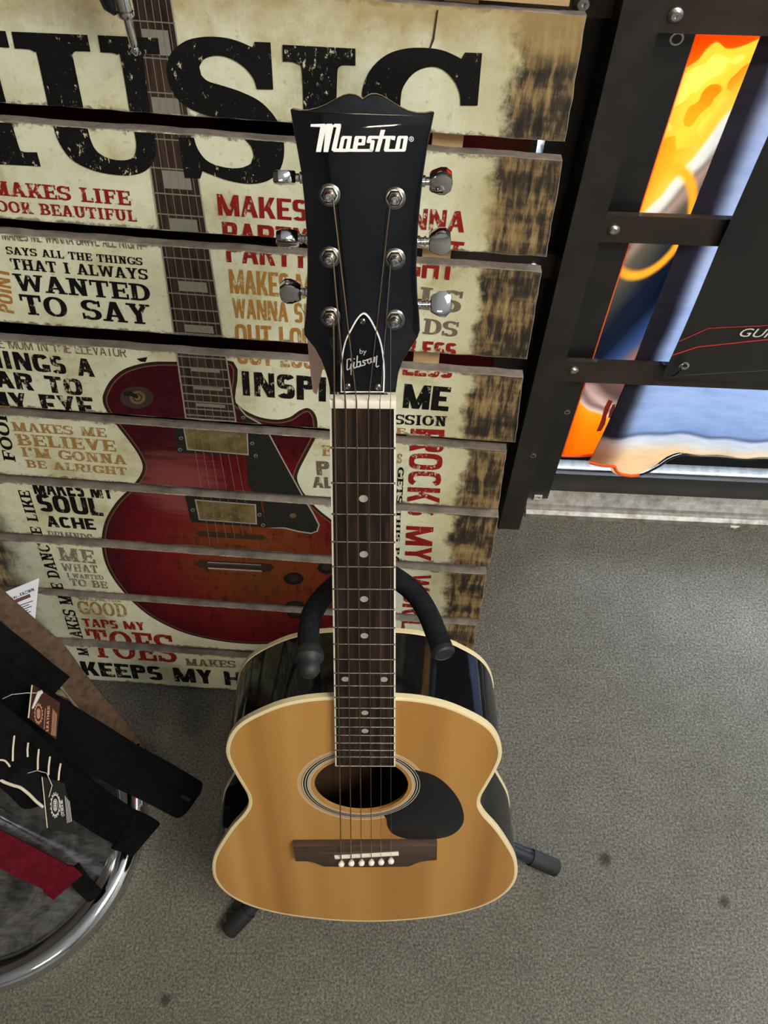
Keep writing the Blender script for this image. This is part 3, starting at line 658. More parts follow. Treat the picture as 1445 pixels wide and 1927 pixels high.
# dark banner hanging on the wall behind the sign (seen only in the slits)
def dark_print(n, l):
    f = noise(n, l, coords(n, l, (1, .6, 1)), 3.2, 2, .5)
    return ramp(n, l, f, [(.40, (.012, .008, .010)), (.50, (.11, .010, .014)), (.58, (.05, .042, .010)), (.66, (.012, .010, .012))])
DB = mat_cloth('dark_banner_cloth', dark_print, .1)
dx1 = WF.px(1000, 275, -.02)[0]
dbn, _ = cloth('fabric_banner', lambda t: -1.2, dx1, lambda u: .06, 1.35, lambda x, y: -.026 + .004 * sin(x * 15), DB, 30, 6)
tag(dbn, 'dark maroon cloth banner showing through the gaps between the planks of the music sign', 'banner')
# scrap of paper on the sill
p = floor_px(1385, 987, .004); mb = MB()
mb.prism([(-.010, -.004), (-.002, -.006), (.009, -.002), (.012, .003), (.003, .005), (-.004, .003), (-.008, .004)], 0, .003, pm('torn_paper', (.75, .73, .68), .8))
tag(mb.build('paper_scrap', mw=Matrix.Translation((p.x, p.y, .001))), 'small torn white paper scrap lying on the carpet at the metal sill', 'paper')

# ================================================================== PLANK SIGN leaning against the grille
_psi, _lam, _rho = rad(-3.1826), rad(16.696), rad(-1.988)
_H = V3((cos(_psi), sin(_psi), 0)); _B = V3((-sin(_psi), cos(_psi), 0)); _V = V3((0, 0, 1)) * cos(_lam) + _B * sin(_lam)
SH_ = _H * cos(_rho) + _V * sin(_rho); SV_ = _V * cos(_rho) - _H * sin(_rho); SN_ = SH_.cross(SV_)
SO_ = CAM + (V3((0, .40, 0)) - CAM) * .9855
SF = Frame(SO_, SH_, SV_, SN_)
sign = thing('plank_sign', 'large music sign of horizontal planks printed with a red guitar, leaning against the black grille', 'sign', mw=SF.mw)
def zf(ox, oy, s): return lambda x, y: SF.px(ox + x / s, oy + y / s)
z1 = zf(0, 0, 2.6273); z5 = zf(0, 400, 2.6273); z7 = zf(0, 750, 2.6273); z6 = zf(400, 400, 2.223); z8 = zf(500, 780, 2.6273); zb = zf(190, 640, 3.2111); zm = zf(0, 40, 4.5156); zs = zf(300, 50, 2.3306); z0 = zf(0, 0, 1.0)
SC_ = .9855
# plank rows: bottom t, top t, right end s, paper edge on the right (photograph px)
tb = [t * SC_ for t in (.8035, .7015, .592, .4865, .3865, .289, .188, .0833, -.0135)]
tt = [t * SC_ for t in (.897, .789, .687, .5712, .4745, .3745, .2755, .1755, .0678)]
rend = [((1105, 25), (1064, 261)), ((1060, 295), (1028, 485)), ((1019, 515), (989, 690)), ((985, 710), (969, 836)), ((953, 852), (936, 963)), ((938, 976), (921, 1067)), ((915, 1081), (903, 1166)), ((898, 1177), (884, 1262)), ((882, 1275), (870, 1350))]
pedge = [(978, 140), (944, 315), (912, 530), (890, 740), (880, 895), (858, 1005), (848, 1110), (842, 1200), (838, 1290)]
LEFT = -.525
TH = .013
inks = dict(black=ink('ink_black', (.005, .005, .005), .22), red=ink('ink_red', (.23, .012, .010), .26), ochre=ink('ink_ochre', (.36, .17, .035), .25), brown=ink('ink_grey_brown', (.155, .115, .085), .25), grey=ink('ink_grey', (.17, .16, .125), .32), tan=ink('ink_tan', (.33, .19, .06), .34))
REDP = mat_red_print()
flatm = lambda nm, c, r=.5: pm('print_' + nm, c, r, 0, .15)
REDP.node_tree.nodes['Principled BSDF'].inputs['Specular IOR Level'].default_value = .18
EBONY = mat_streak('print_fretboard', [(.35, (.014, .009, .006)), (.65, (.055, .034, .024))], (150, 12, 1), .6)
EBONY.node_tree.nodes['Principled BSDF'].inputs['Specular IOR Level'].default_value = .12
PR = [[] for _ in range(9)]                      # (poly, material, layer) per plank
def prn(poly, mat, layer, planks=range(9)):
    for k in planks: PR[k].append((poly, mat, layer))
def txt(k, body, bl, br, tl, style, col, layer=8):
    for poly in text_polys(body, bl, br, tl, style): PR[k].append((poly, inks[col], layer))
# --- the printed guitar
bo = [(455, 130), (330, 130), (230, 145), (130, 180), (60, 240), (20, 310), (10, 360), (30, 420), (100, 520), (170, 610), (225, 690), (252, 760), (235, 820), (180, 890), (100, 970), (40, 1060), (12, 1140), (5, 1220), (15, 1310), (50, 1400), (110, 1490), (200, 1590), (300, 1670), (420, 1735), (540, 1780), (700, 1815), (880, 1835), (1050, 1832), (1250, 1795), (1400, 1740), (1510, 1670), (1590, 1580), (1640, 1480), (1640, 1340), (1590, 1240), (1480, 1150), (1385, 1080), (1300, 1010), (1230, 930), (1188, 850), (1195, 790), (1250, 680), (1300, 580), (1308, 500), (1290, 440), (1250, 410), (1200, 425), (1140, 465), (1060, 480), (960, 465), (880, 430), (830, 390), (810, 350), (800, 130)]
B1 = crom([zb(*q) for q in bo], 4)
prn(B1, flatm('body_rim', (.030, .014, .010)), 1)
prn(inset(B1, .0035), flatm('body_line', (.16, .085, .045)), 2); prn(inset(B1, .0048), REDP, 3)
NL = lambda y: (236 + (348 - 236) * y / 784, y); NR = lambda y: (324 + (446 - 324) * y / 790, y)
def nq(y0, y1, a=0.0, b=1.0, sl=.07):
    def pt(y, f): l, r = NL(y), NR(y); x = l[0] + (r[0] - l[0]) * f; return z0(x, y + (x - l[0]) * sl)
    return [pt(y1, a), pt(y1, b), pt(y0, b), pt(y0, a)]
prn(nq(-60, 790), flatm('binding', (.32, .28, .22)), 4); prn(nq(-60, 785, .03, .97), EBONY, 5)
gl = flatm('silver', (.19, .17, .145))
for y in (36, 105, 170, 258, 313, 361, 400, 482, 520, 549, 578, 601, 624, 668, 688, 706, 722, 738, 752, 766, 778): prn(nq(y, y + 2.6, .01, .99), gl, 6)
for y0, y1 in ((52, 100), (180, 232), (318, 352), (408, 438), (526, 545), (608, 622), (688, 696), (723, 730), (756, 762)): prn(nq(y0, y1, .25, .82), flatm('inlay', (.21, .20, .17)), 6)
def px_poly(pts, mat, layer, sm=0): q = [zb(*p) for p in pts]; prn(crom(q, sm) if sm else q, mat, layer)
dk, gold = flatm('pickguard_black', (.018, .017, .015)), mat_noise('print_old_gold', (.085, .060, .022), (.20, .145, .055), 60, .4)
px_poly([(826, 385), (880, 452), (960, 495), (1000, 528), (1110, 735), (1215, 925), (1290, 1050), (1322, 1115), (1310, 1155), (1270, 1170), (1200, 1160), (1110, 1138), (1000, 1132), (975, 960), (890, 885), (875, 700), (945, 690), (935, 530), (860, 500)], flatm('silver2', (.33, .31, .28)), 4)
px_poly([(820, 395), (876, 460), (955, 503), (994, 534), (1104, 739), (1208, 929), (1282, 1054), (1313, 1116), (1303, 1150), (1270, 1162), (1200, 1152), (1110, 1130), (1000, 1132), (975, 960), (890, 885), (875, 700), (945, 690), (935, 530), (860, 500)], dk, 5)
px_poly([(440, 528), (950, 556), (955, 700), (462, 678)], dk, 6); px_poly([(497, 527), (888, 550), (893, 694), (520, 662)], flatm('silver2', (.33, .31, .28)), 7); px_poly([(506, 535), (880, 558), (886, 686), (527, 656)], gold, 8)
px_poly([(508, 938), (962, 968), (1003, 1132), (545, 1097)], dk, 6); px_poly([(567, 960), (937, 990), (943, 1112), (592, 1085)], flatm('silver2', (.33, .31, .28)), 7); px_poly([(576, 967), (930, 996), (935, 1105), (599, 1080)], gold, 8)
px_poly([(570, 1165), (600, 1150), (800, 1165), (980, 1178), (1003, 1195), (980, 1206), (780, 1195), (600, 1185)], flatm('bridge_brown', (.045, .024, .015)), 6)
px_poly([(568, 1345), (600, 1325), (850, 1340), (1020, 1350), (1048, 1372), (1020, 1398), (820, 1390), (600, 1372)], flatm('bridge_brown', (.045, .024, .015)), 6)
px_poly([(645, 1338), (968, 1355), (972, 1372), (648, 1352)], flatm('dark_chrome', (.05, .045, .04)), 7); px_poly([(648, 1372), (972, 1390), (972, 1398), (648, 1380)], flatm('pale_chrome', (.42, .38, .33)), 7)
px_poly([(645, 1338), (968, 1355), (968, 1359), (645, 1342)], flatm('pale_chrome', (.42, .38, .33)), 8)
circ = lambda cx, cy, a, b, n=20: [(cx + a * cos(2 * pi * k / n), cy + b * sin(2 * pi * k / n)) for k in range(n)]
for cx, cy, a, b in ((1165, 1440, 58, 36), (1365, 1375, 55, 34), (1172, 1600, 55, 24), (1182, 1655, 52, 26)):
    px_poly([(cx + a * (1 + .07 * (k % 2)) * cos(2 * pi * k / 36), cy + b * (1 + .07 * (k % 2)) * sin(2 * pi * k / 36)) for k in range(36)], flatm('knob', (.012, .010, .009)), 6); px_poly(circ(cx - 4, cy - 4, a * .55, b * .55), flatm('knob_top', (.030, .022, .017)), 7)
px_poly(circ(217, 345, 100, 68), flatm('switch_plate', (.045, .032, .026)), 5); px_poly(circ(222, 345, 48, 40), gold, 6); px_poly(circ(222, 345, 30, 26), flatm('switch_plate', (.045, .032, .026)), 7); px_poly(circ(222, 345, 20, 17), gold, 8)
px_poly([(135, 310), (180, 305), (228, 335), (222, 352), (180, 335), (140, 335)], flatm('knob', (.012, .010, .009)), 9)
px_poly([(215, 112), (282, 100), (270, 132), (240, 128)], flatm('knob', (.012, .010, .009)), 5)
for cx, cy in ((860, 466), (485, 590), (478, 660), (920, 552), (914, 622), (936, 697), (555, 1025), (958, 1053), (980, 1116)): px_poly(circ(cx, cy, 13, 11, 10), gl, 8); px_poly(circ(cx + 1, cy + 1, 7, 6, 8), dk, 9)
px_poly(circ(1160, 1058, 20, 15, 12), flatm('brown_dot', (.12, .08, .045)), 8)
for j in range(6):                                # printed strings
    f = .10 + .155 * j; a0 = nq(-60, -58, f, f + .012)[3]; m0 = nq(784, 786, f, f + .012)[3]; e = zb(660 + j * 50, 1235 - j * 14)
    for A_, B_ in ((a0, m0), (m0, e)): prn([(A_[0] - .00028, A_[1]), (A_[0] + .00028, A_[1]), (B_[0] + .00028, B_[1]), (B_[0] - .00028, B_[1])], gl, 10)
for j in range(6): px_poly(circ(560 + j * 55, 565 + j * 3, 9, 7, 8), gl, 9); px_poly(circ(628 + j * 53, 1052 + j * 4, 8, 6, 8), gl, 9)
# --- giant letters M U S I C
def smooth_corners(q, k=5, lim=38):
    n = len(q); cor = []
    for i in range(n):
        a = V3((*q[i], 0)) - V3((*q[i - 1], 0)); b_ = V3((*q[(i + 1) % n], 0)) - V3((*q[i], 0))
        if math.degrees(a.angle(b_)) > lim: cor.append(i)
    o = []
    for j, i in enumerate(cor):
        e = cor[(j + 1) % len(cor)]; seg_ = []; m = i
        while True:
            seg_.append(q[m % n])
            if m % n == e and len(seg_) > 1: break
            m += 1
        o += (crom(seg_, k, closed=False) if len(seg_) > 2 else seg_)[:-1]
    return o
def big(pts, f, planks=(0, 1)): prn(smooth_corners([f(*p) for p in pts]), inks['black'], 12, planks)
big([(-230, 68), (50, 80), (85, 222), (-30, 216), (-45, 260), (0, 470), (70, 735), (110, 880), (168, 1075), (190, 1100), (215, 1108), (318, 1110), (350, 1230), (-230, 1200)], zm)
big([(100, 85), (745, 113), (772, 255), (660, 252), (635, 258), (622, 280), (625, 310), (720, 770), (752, 920), (772, 1000), (810, 1080), (870, 1135), (960, 1170), (1050, 1178), (1120, 1165), (1152, 1115), (1160, 1040), (1145, 945), (1110, 790), (1030, 320), (1005, 282), (960, 267), (858, 262), (832, 115), (1345, 140), (1362, 280), (1215, 275), (1285, 800), (1312, 950), (1328, 1080), (1310, 1180), (1250, 1260), (1150, 1300), (1020, 1305), (850, 1280), (700, 1225), (600, 1160), (530, 1070), (485, 980), (460, 900), (420, 750), (322, 300), (300, 262), (255, 237), (130, 228)], zm)
big([(488, 68), (500, 275), (428, 273), (412, 225), (370, 175), (310, 138), (250, 126), (200, 140), (176, 175), (185, 212), (215, 238), (280, 258), (360, 285), (440, 325), (500, 385), (535, 450), (548, 530), (540, 600), (512, 650), (460, 680), (390, 688), (310, 675), (240, 652), (190, 632), (180, 665), (112, 662), (85, 485), (152, 485), (172, 540), (215, 590), (285, 615), (355, 618), (402, 600), (415, 565), (400, 520), (350, 470), (290, 412), (200, 385), (120, 350), (65, 295), (38, 225), (35, 160), (60, 105), (115, 62), (190, 44), (270, 45), (340, 60), (410, 90), (418, 65)], zs)
big([(540, 78), (860, 95), (860, 170), (805, 168), (785, 180), (780, 215), (775, 420), (775, 560), (632, 545), (632, 355), (625, 190), (612, 165), (585, 155), (542, 152)], zs)
big([(1340, 112), (1415, 115), (1395, 345), (1320, 345), (1318, 300), (1300, 250), (1265, 205), (1220, 178), (1170, 178), (1120, 200), (1080, 245), (1060, 300), (1055, 420), (885, 420), (888, 300), (905, 230), (940, 170), (1000, 120), (1080, 95), (1170, 92), (1250, 105), (1325, 140)], zs)
# --- the printed words
T = txt
T(1, 'MAKES LIFE', z1(-45, 960), z1(650, 1015), z1(-40, 890), 'slab', 'red'); T(1, 'LOOK BEAUTIFUL', z1(-60, 1040), z1(680, 1095), z1(-60, 985), 'slab', 'red')
T(1, 'MAKES ME WANNA', z0(411, 404), z0(873, 437), z0(408, 364), 'cond', 'red'); T(1, 'PARTY ALL NIGHT', z0(421, 462), z0(868, 500), z0(416, 416), 'cond', 'red')
T(2, 'MAKES ME WANNA DRIVE ALL NIGHT', z5(15, 133), z5(710, 182), z5(10, 72), 'thin', 'brown'); T(2, 'SAYS ALL THE THINGS', z5(35, 203), z5(708, 260), z5(30, 165), 'slab', 'black')
T(2, 'THAT I ALWAYS', z5(62, 278), z5(735, 332), z5(55, 224), 'slab', 'black'); T(2, 'WANTED', z5(85, 383), z5(748, 438), z5(80, 300), 'slab', 'black'); T(2, 'TO SAY', z5(118, 500), z5(748, 553), z5(110, 402), 'slab', 'black')
T(2, 'POINT', z5(72, 498), z5(45, 280), z5(2, 498), 'cond', 'ochre')
T(2, 'PARTY ALL NIGHT', z6(60, 205), z6(1010, 283), z6(52, 103), 'cond', 'red'); T(2, 'MAKES ME', z6(75, 335), z6(455, 362), z6(68, 235), 'cond', 'ochre'); T(2, 'WANNA SING', z6(88, 438), z6(490, 470), z6(80, 355), 'cond', 'ochre'); T(2, 'OUT LOUD', z6(100, 562), z6(480, 588), z6(92, 463), 'cond', 'ochre')
T(2, 'LS', z6(862, 402), z6(1035, 420), z6(860, 308), 'slab', 'brown'); T(2, 'DS', z6(878, 505), z6(1022, 520), z6(878, 440), 'slab', 'brown'); T(2, 'LESS', z6(830, 595), z6(1015, 608), z6(826, 532), 'bold', 'red')
T(3, 'E MOM IN THE ELEVATOR', z5(0, 668), z5(628, 714), z5(0, 622), 'thin', 'brown'); T(3, 'THINGS A', z5(-150, 752), z5(472, 812), z5(-155, 665), 'bold', 'black'); T(3, 'TEAR TO', z5(-190, 842), z5(415, 905), z5(-195, 760), 'bold', 'black'); T(3, 'MY EYE', z5(-60, 978), z5(478, 1012), z5(-62, 880), 'bold', 'black')
T(3, 'OUT LOUD', z6(105, 630), z6(482, 658), z6(100, 532), 'cond', 'ochre'); T(3, 'INSPIRES ME', z6(120, 762), z6(985, 830), z6(112, 660), 'bold', 'black'); T(3, 'PASSION', z6(665, 880), z6(978, 893), z6(664, 838), 'slab', 'black'); T(3, 'LESS', z6(795, 678), z6(1000, 692), z6(793, 605), 'bold', 'red'); T(3, 'E', z6(768, 925), z6(805, 928), z6(768, 898), 'slab', 'tan')
T(3, 'RO', z8(718, 68), z8(712, 240), z8(885, 68), 'cond', 'red'); T(4, 'ROCK', z8(715, 100), z8(700, 430), z8(885, 100), 'cond', 'red'); T(5, 'S MY', z8(702, 428), z8(688, 718), z8(840, 428), 'cond', 'red'); T(6, 'WOR', z8(690, 785), z8(674, 985), z8(820, 785), 'cond', 'red'); T(7, 'LD', z8(675, 1012), z8(668, 1115), z8(775, 1012), 'cond', 'red')
T(4, 'MAKES ME', z7(66, 158), z7(530, 190), z7(62, 114), 'slab', 'tan'); T(4, 'BELIEVE', z7(90, 228), z7(578, 262), z7(86, 172), 'slab', 'tan'); T(4, "I'M GONNA", z7(112, 284), z7(630, 325), z7(108, 238), 'slab', 'tan'); T(4, 'BE ALRIGHT', z7(135, 338), z7(632, 378), z7(130, 300), 'slab', 'tan')
T(4, 'FOOL', z7(80, 312), z7(28, 60), z7(22, 312), 'slab', 'black'); T(4, 'P', z8(255, 298), z8(318, 300), z8(255, 228), 'bold', 'brown'); T(4, 'ALL', z8(235, 360), z8(380, 366), z8(233, 305), 'bold', 'brown'); T(4, 'E', z8(280, 202), z8(325, 204), z8(280, 150), 'slab', 'tan'); T(4, 'E', z8(650, 95), z8(690, 97), z8(650, 60), 'slab', 'tan'); T(4, 'S', z8(648, 238), z8(672, 240), z8(648, 190), 'slab', 'tan')
T(4, 'GETS', z8(654, 258), z8(646, 438), z8(684, 258), 'slab', 'black')
T(5, 'MAKES MY', z7(172, 470), z7(563, 495), z7(165, 398), 'bold', 'black'); T(5, 'SOUL', z7(200, 555), z7(515, 580), z7(195, 470), 'bold', 'black'); T(5, 'ACHE', z7(240, 632), z7(478, 648), z7(236, 578), 'bold', 'black'); T(5, 'REMINDS', z7(245, 695), z7(465, 712), z7(240, 652), 'slab', 'grey')
T(5, 'E LIKE', z7(212, 672), z7(145, 455), z7(160, 672), 'slab', 'black'); T(5, 'THIS PA', z8(648, 470), z8(641, 735), z8(668, 470), 'slab', 'black')
T(6, 'ME', z7(295, 798), z7(475, 815), z7(290, 733), 'slab', 'grey'); T(6, 'WHAT', z7(312, 850), z7(490, 862), z7(305, 812), 'slab', 'grey'); T(6, 'I WANTED', z7(335, 882), z7(515, 895), z7(332, 860), 'slab', 'grey'); T(6, 'TO BE', z7(352, 922), z7(535, 938), z7(348, 888), 'slab', 'grey')
T(6, 'E DANC', z7(318, 945), z7(240, 718), z7(262, 945), 'slab', 'black')
T(7, 'MAKES ME FEEL', z7(392, 995), z7(600, 1005), z7(388, 970), 'thin', 'grey'); T(7, 'GOOD', z7(395, 1063), z7(635, 1080), z7(388, 998), 'slab', 'tan'); T(7, 'TAPS MY', z7(415, 1125), z7(720, 1145), z7(410, 1085), 'bold', 'red'); T(7, 'TOES', z7(450, 1240), z7(868, 1272), z7(440, 1137), 'slab', 'red')
T(7, 'AKES M', z7(412, 1182), z7(348, 972), z7(352, 1182), 'slab', 'black')
T(8, 'TOES', z7(462, 1275), z7(880, 1305), z7(455, 1180), 'slab', 'red'); T(8, 'MAKES', z7(920, 1318), z7(1168, 1330), z7(918, 1284), 'slab', 'brown'); T(8, 'KEEPS MY H', z7(415, 1365), z7(1200, 1420), z7(408, 1297), 'bold', 'black'); T(8, 'M', z7(442, 1272), z7(430, 1232), z7(392, 1272), 'slab', 'black')
cbr = flatm('paper_crack', (.05, .03, .02)); 
for k, pts in ((0, [(822, 18), (825, 18), (817, 75), (810, 92), (808, 90), (814, 72)]),): prn([z0(*q) for q in pts], cbr, 13, (k,))

for k in range(9):
    s1 = sum(SF.px(*q)[0] for q in rend[k]) / 2; xr = SF.px(*pedge[k])[0]
    PAP = mat_paper_plank('printed_plank_%d' % k, xr, k * 3.1 + 1, tb[k], tt[k], k == 0); mb = MB(); n = 46
    x0, x1, y0, y1 = LEFT + random.uniform(-.006, .006), s1, tb[k], tt[k]
    j = lambda a: random.uniform(-a, a)
    dx = SF.px(*rend[k][0])[0] - s1
    dx = max(-.004, min(.004, dx))
    o = [(x0 + (x1 - dx - x0) * i / n, y0 + j(.0005)) for i in range(n + 1)] + [(x1 - dx + 2 * dx * i / 8 + j(.0006), y0 + (y1 - y0) * i / 8) for i in range(1, 8)] + [(x1 + dx - (x1 + dx - x0) * i / n, y1 + j(.0006)) for i in range(n + 1)] + [(x0 + j(.001), y1 - (y1 - y0) * i / 6) for i in range(1, 6)]
    mb.prism(o, -TH, 0, DUSTY, side=DUSTY, front=PAP, bev=.0006)
    for pi_, (poly, mat, layer) in enumerate(PR[k]):
        xs = [q[1] for q in poly]
        if max(xs) < y0 or min(xs) > y1: continue
        po_ = ccw(poly)
        for tri in tess(po_):
            c = clip([po_[i] for i in tri], x0 + .004, y0 + .001, x1 - .004, y1 - .001)
            if len(c) >= 3: mb.add([(x, y, .00012 + layer * .00007 + (pi_ % 12) * 5e-6) for x, y in c], [tuple(range(len(c)))], mat)
    mb.build('printed_plank', sign, smooth=0)
# pine battens behind the planks, and the plank above the print
for px, w in (((842, 268), .026), ((-60, 600), .03)):
    x = SF.px(*px, -TH)[0]; mb = MB(); mb.box(x - w / 2, .02, -TH - .017, x + w / 2, .905, -TH - .0005, TANWOOD); mb.build('batten', sign)
mb = MB(); xe = SF.px(1073, 6)[0]
o = [(-.50, tt[0] + .006), (xe, tt[0] + .004), (xe, tt[0] + .045), (-.50, tt[0] + .047)]
mb.prism(o, -TH - .004, -.004, TANWOOD); mb.build('bare_plank', sign)

# ================================================================== ACOUSTIC GUITAR
_c = 1.00451508; _Z0 = FPX * .043 / 124.9; _dz = _Z0 * _c
_X0 = (682.5 - CX) / FPX * _Z0; _Y0 = (768.712144 - CY) * _Z0 / FPX; _dY = (2911.00503 - CY * _c) * _Z0 / FPX
_Zs = _Z0 + _dz * .648; _Xs = (688.5 - CX) / FPX * _Zs
NUT = M3 @ V3((_X0, _Y0, _Z0)) + CAM
GU = (M3 @ V3(((_Xs - _X0) / .648, _dY, _dz)))     # nut -> bridge
GU.normalize()
GX = M3 @ V3((1, 0, 0)); GX = (GX - GU * GX.dot(GU)).normalized(); GY_ = -GU; GZ = GX.cross(GY_)
VE = .733
LSC = .5625914954 / .648
GF = Frame(NUT + GU * VE, GX, GY_, GZ)             # origin at the tail, y up the neck, z out of the top
TOPZ = -.007; DEP = .082; BX = -.0012
gtr = thing('acoustic_guitar', 'small acoustic guitar with amber top and black sides standing in front of the plank sign', 'guitar', mw=GF.mw)
half = [(0, 305), (27, 306), (50, 309), (73, 316.5), (95, 330), (112.5, 345), (123, 362), (129, 382), (129.5, 399), (125.5, 421), (120, 444), (116, 462), (117, 479.5), (124, 497), (138, 521), (152, 551), (164, 582), (169, 610), (168.5, 636), (160, 663), (143, 687), (119, 705), (87, 719), (50, 728), (22, 732), (0, 733)]
pts = [(u, VE * 1000 - v) for u, v in half] + [(-u, VE * 1000 - v) for u, v in half[-2:0:-1]]
OUT = ccw(crom([(x / 1000 + BX, y / 1000) for x, y in pts], 3)); NO = len(OUT)
# sides
mb = MB(); vs = [V3((x, y, z)) for z in (TOPZ - .004, TOPZ - DEP + .004) for x, y in OUT]
mb.add(vs, [(i, NO + i, NO + (i + 1) % NO, (i + 1) % NO) for i in range(NO)], GLOSSBLACK)
INN = inset(OUT, .0025); vs = [V3((x, y, z)) for z in (TOPZ - .003, TOPZ - DEP + .003) for x, y in INN]
mb.add(vs, [(i, (i + 1) % NO, NO + (i + 1) % NO, NO + i) for i in range(NO)], DARKINSIDE); mb.build('body_side', gtr)
mb = MB(); mb.prism(inset(OUT, .002), TOPZ - DEP, TOPZ - DEP + .003, DARKINSIDE, front=DARKINSIDE); mb.mats[0] = DARKINSIDE
mb.prism(inset(OUT, .0018), TOPZ - DEP - .0012, TOPZ - DEP - .0001, GLOSSBLACK); mb.build('body_back', gtr)
def binding(z0, z1, w, name):
    o2 = [(x, y) for x, y in OUT]; oo = inset(OUT, -.0007); ii = inset(OUT, w)
    prof = [(oo, z0), (oo, z1 - .0006), (inset(OUT, .0001), z1), (ii, z1), (ii, z0)]
    mb = MB(); vs = [V3((x, y, z)) for o, z in prof for x, y in o]; m = len(prof)
    mb.add(vs, [(k * NO + i, k * NO + (i + 1) % NO, ((k + 1) % m) * NO + (i + 1) % NO, ((k + 1) % m) * NO + i) for k in range(m) for i in range(NO)], CREAM); return mb.build(name, gtr)
binding(TOPZ - .0055, TOPZ + .0002, .0030, 'body_binding'); binding(TOPZ - DEP - .001, TOPZ - DEP + .0045, .0030, 'body_binding')
# soundboard with the sound hole
HX, HY, HR = -.0042, VE - .4427, .0462
ins = inset(OUT, .0028); ang = [math.atan2(y - HY, x - HX) for x, y in ins]; mb = MB(); vs = []; R_ = 5
for k in range(R_ + 1):
    f = (k / R_) ** 1.4
    for (x, y), a in zip(ins, ang): vs.append(V3((HX + HR * cos(a) + (x - HX - HR * cos(a)) * f, HY + HR * sin(a) + (y - HY - HR * sin(a)) * f, TOPZ)))
for a in ang: vs.append(V3((HX + HR * cos(a), HY + HR * sin(a), TOPZ - .003)))
fs = [(k * NO + i, (k + 1) * NO + i, (k + 1) * NO + (i + 1) % NO, k * NO + (i + 1) % NO) for k in range(R_) for i in range(NO)] + [((R_ + 1) * NO + i, i, (i + 1) % NO, (R_ + 1) * NO + (i + 1) % NO) for i in range(NO)]
mb.add(vs, fs, SPRUCE); mb.build('soundboard', gtr, smooth=30)
rw, rk, rt = pm('rosette_white', (.66, .62, .52), .35), pm('rosette_black', (.006, .006, .007), .35), pm('rosette_tan', (.36, .20, .065), .35)
mb = MB(); bands = [(.0498, .0502, rt), (.0502, .0508, rw), (.0508, .0516, rt), (.0516, .0520, rw), (.0520, .0528, rt), (.0528, .0533, rw), (.0533, .0550, rk), (.0550, .0556, rw), (.0556, .0574, rk), (.0574, .0579, rw), (.0579, .0600, rt), (.0600, .0604, rw), (.0604, .0612, rt), (.0612, .0616, rw), (.0616, .0623, rt), (.0623, .0628, rw)]
for r0, r1, m in bands:
    n = 96; mb.add([(HX + r * cos(2 * pi * i / n), HY + r * sin(2 * pi * i / n), TOPZ + .00015) for r in (r0, r1) for i in range(n)], [(i, n + i, n + (i + 1) % n, (i + 1) % n) for i in range(n)], m)
mb.build('rosette', gtr, smooth=0)
# pickguard
pg = [(48.5, 415.5), (64.8, 423.2), (78.5, 437.8), (91.8, 462.2), (99.5, 488), (100.9, 508.9), (95, 527.0), (84.0, 537.7), (63.2, 543.2), (42.1, 540.7), (28.5, 531.2), (22.5, 516), (21.5, 503)]
pgo = crom([(x / 1000, VE - y / 1000) for x, y in pg], 5, closed=False)
a0, a1 = math.atan2(pgo[-1][1] - HY, pgo[-1][0] - HX), math.atan2(pgo[0][1] - HY, pgo[0][0] - HX)
pgo += [(HX + .0583 * cos(a0 + (a1 - a0) * i / 10), HY + .0583 * sin(a0 + (a1 - a0) * i / 10)) for i in range(0, 11)]
mb = MB(); mb.prism(pgo, TOPZ + .0001, TOPZ + .0009, pm('pickguard_black', (.006, .007, .009), .16), bev=.0003); mb.build('pickguard', gtr)
# bridge, saddle, pins (outlined on the soundboard)
bz = TOPZ + .0001
bp = [GF.px(540 + x / 4.014, 1380 + y / 4.014, TOPZ + .004) for x, y in ((45, 830), (590, 825), (1133, 822), (1131, 935), (1060, 942), (1000, 952), (955, 970), (920, 985), (600, 990), (280, 985), (245, 972), (205, 955), (150, 945), (66, 945))]
mb = MB(); mb.prism(bp, bz, TOPZ + .008, BRIDGEWOOD, bev=.0015); br_ = mb.build('bridge', gtr)
s0, s1 = GF.px(540 + 360 / 4.014, 1380 + 936 / 4.014, TOPZ + .009), GF.px(540 + 843 / 4.014, 1380 + 908 / 4.014, TOPZ + .009)
def slab2(p, q, w, z0, z1, mat, bev=.0008):
    d = V3((q[0] - p[0], q[1] - p[1], 0)).normalized(); nn = V3((-d.y, d.x, 0)) * w / 2
    return MB().prism([(p[0] - nn.x, p[1] - nn.y), (q[0] - nn.x, q[1] - nn.y), (q[0] + nn.x, q[1] + nn.y), (p[0] + nn.x, p[1] + nn.y)], z0, z1, mat, bev=bev)
slab2(s0, s1, .0045, TOPZ + .006, TOPZ + .0105, IVORY).build('saddle', br_)
pinx = [642, 661, 680, 698.7, 717, 735.6]; piny = [1626, 1624.5, 1624, 1623.5, 1622.5, 1620.5]
pins = [GF.px(x, y, TOPZ + .011) for x, y in zip(pinx, piny)]
for x, y in pins:
    mb = MB(); mb.lathe([(.0022, .004), (.0022, .0085), (.0030, .0092), (.0035, .0105), (.0034, .0120), (.0026, .0134), (.0012, .0141), (0, .0142)], IVORY, (x, y, TOPZ), (0, 0, 1), 16); mb.build('bridge_pin', br_)
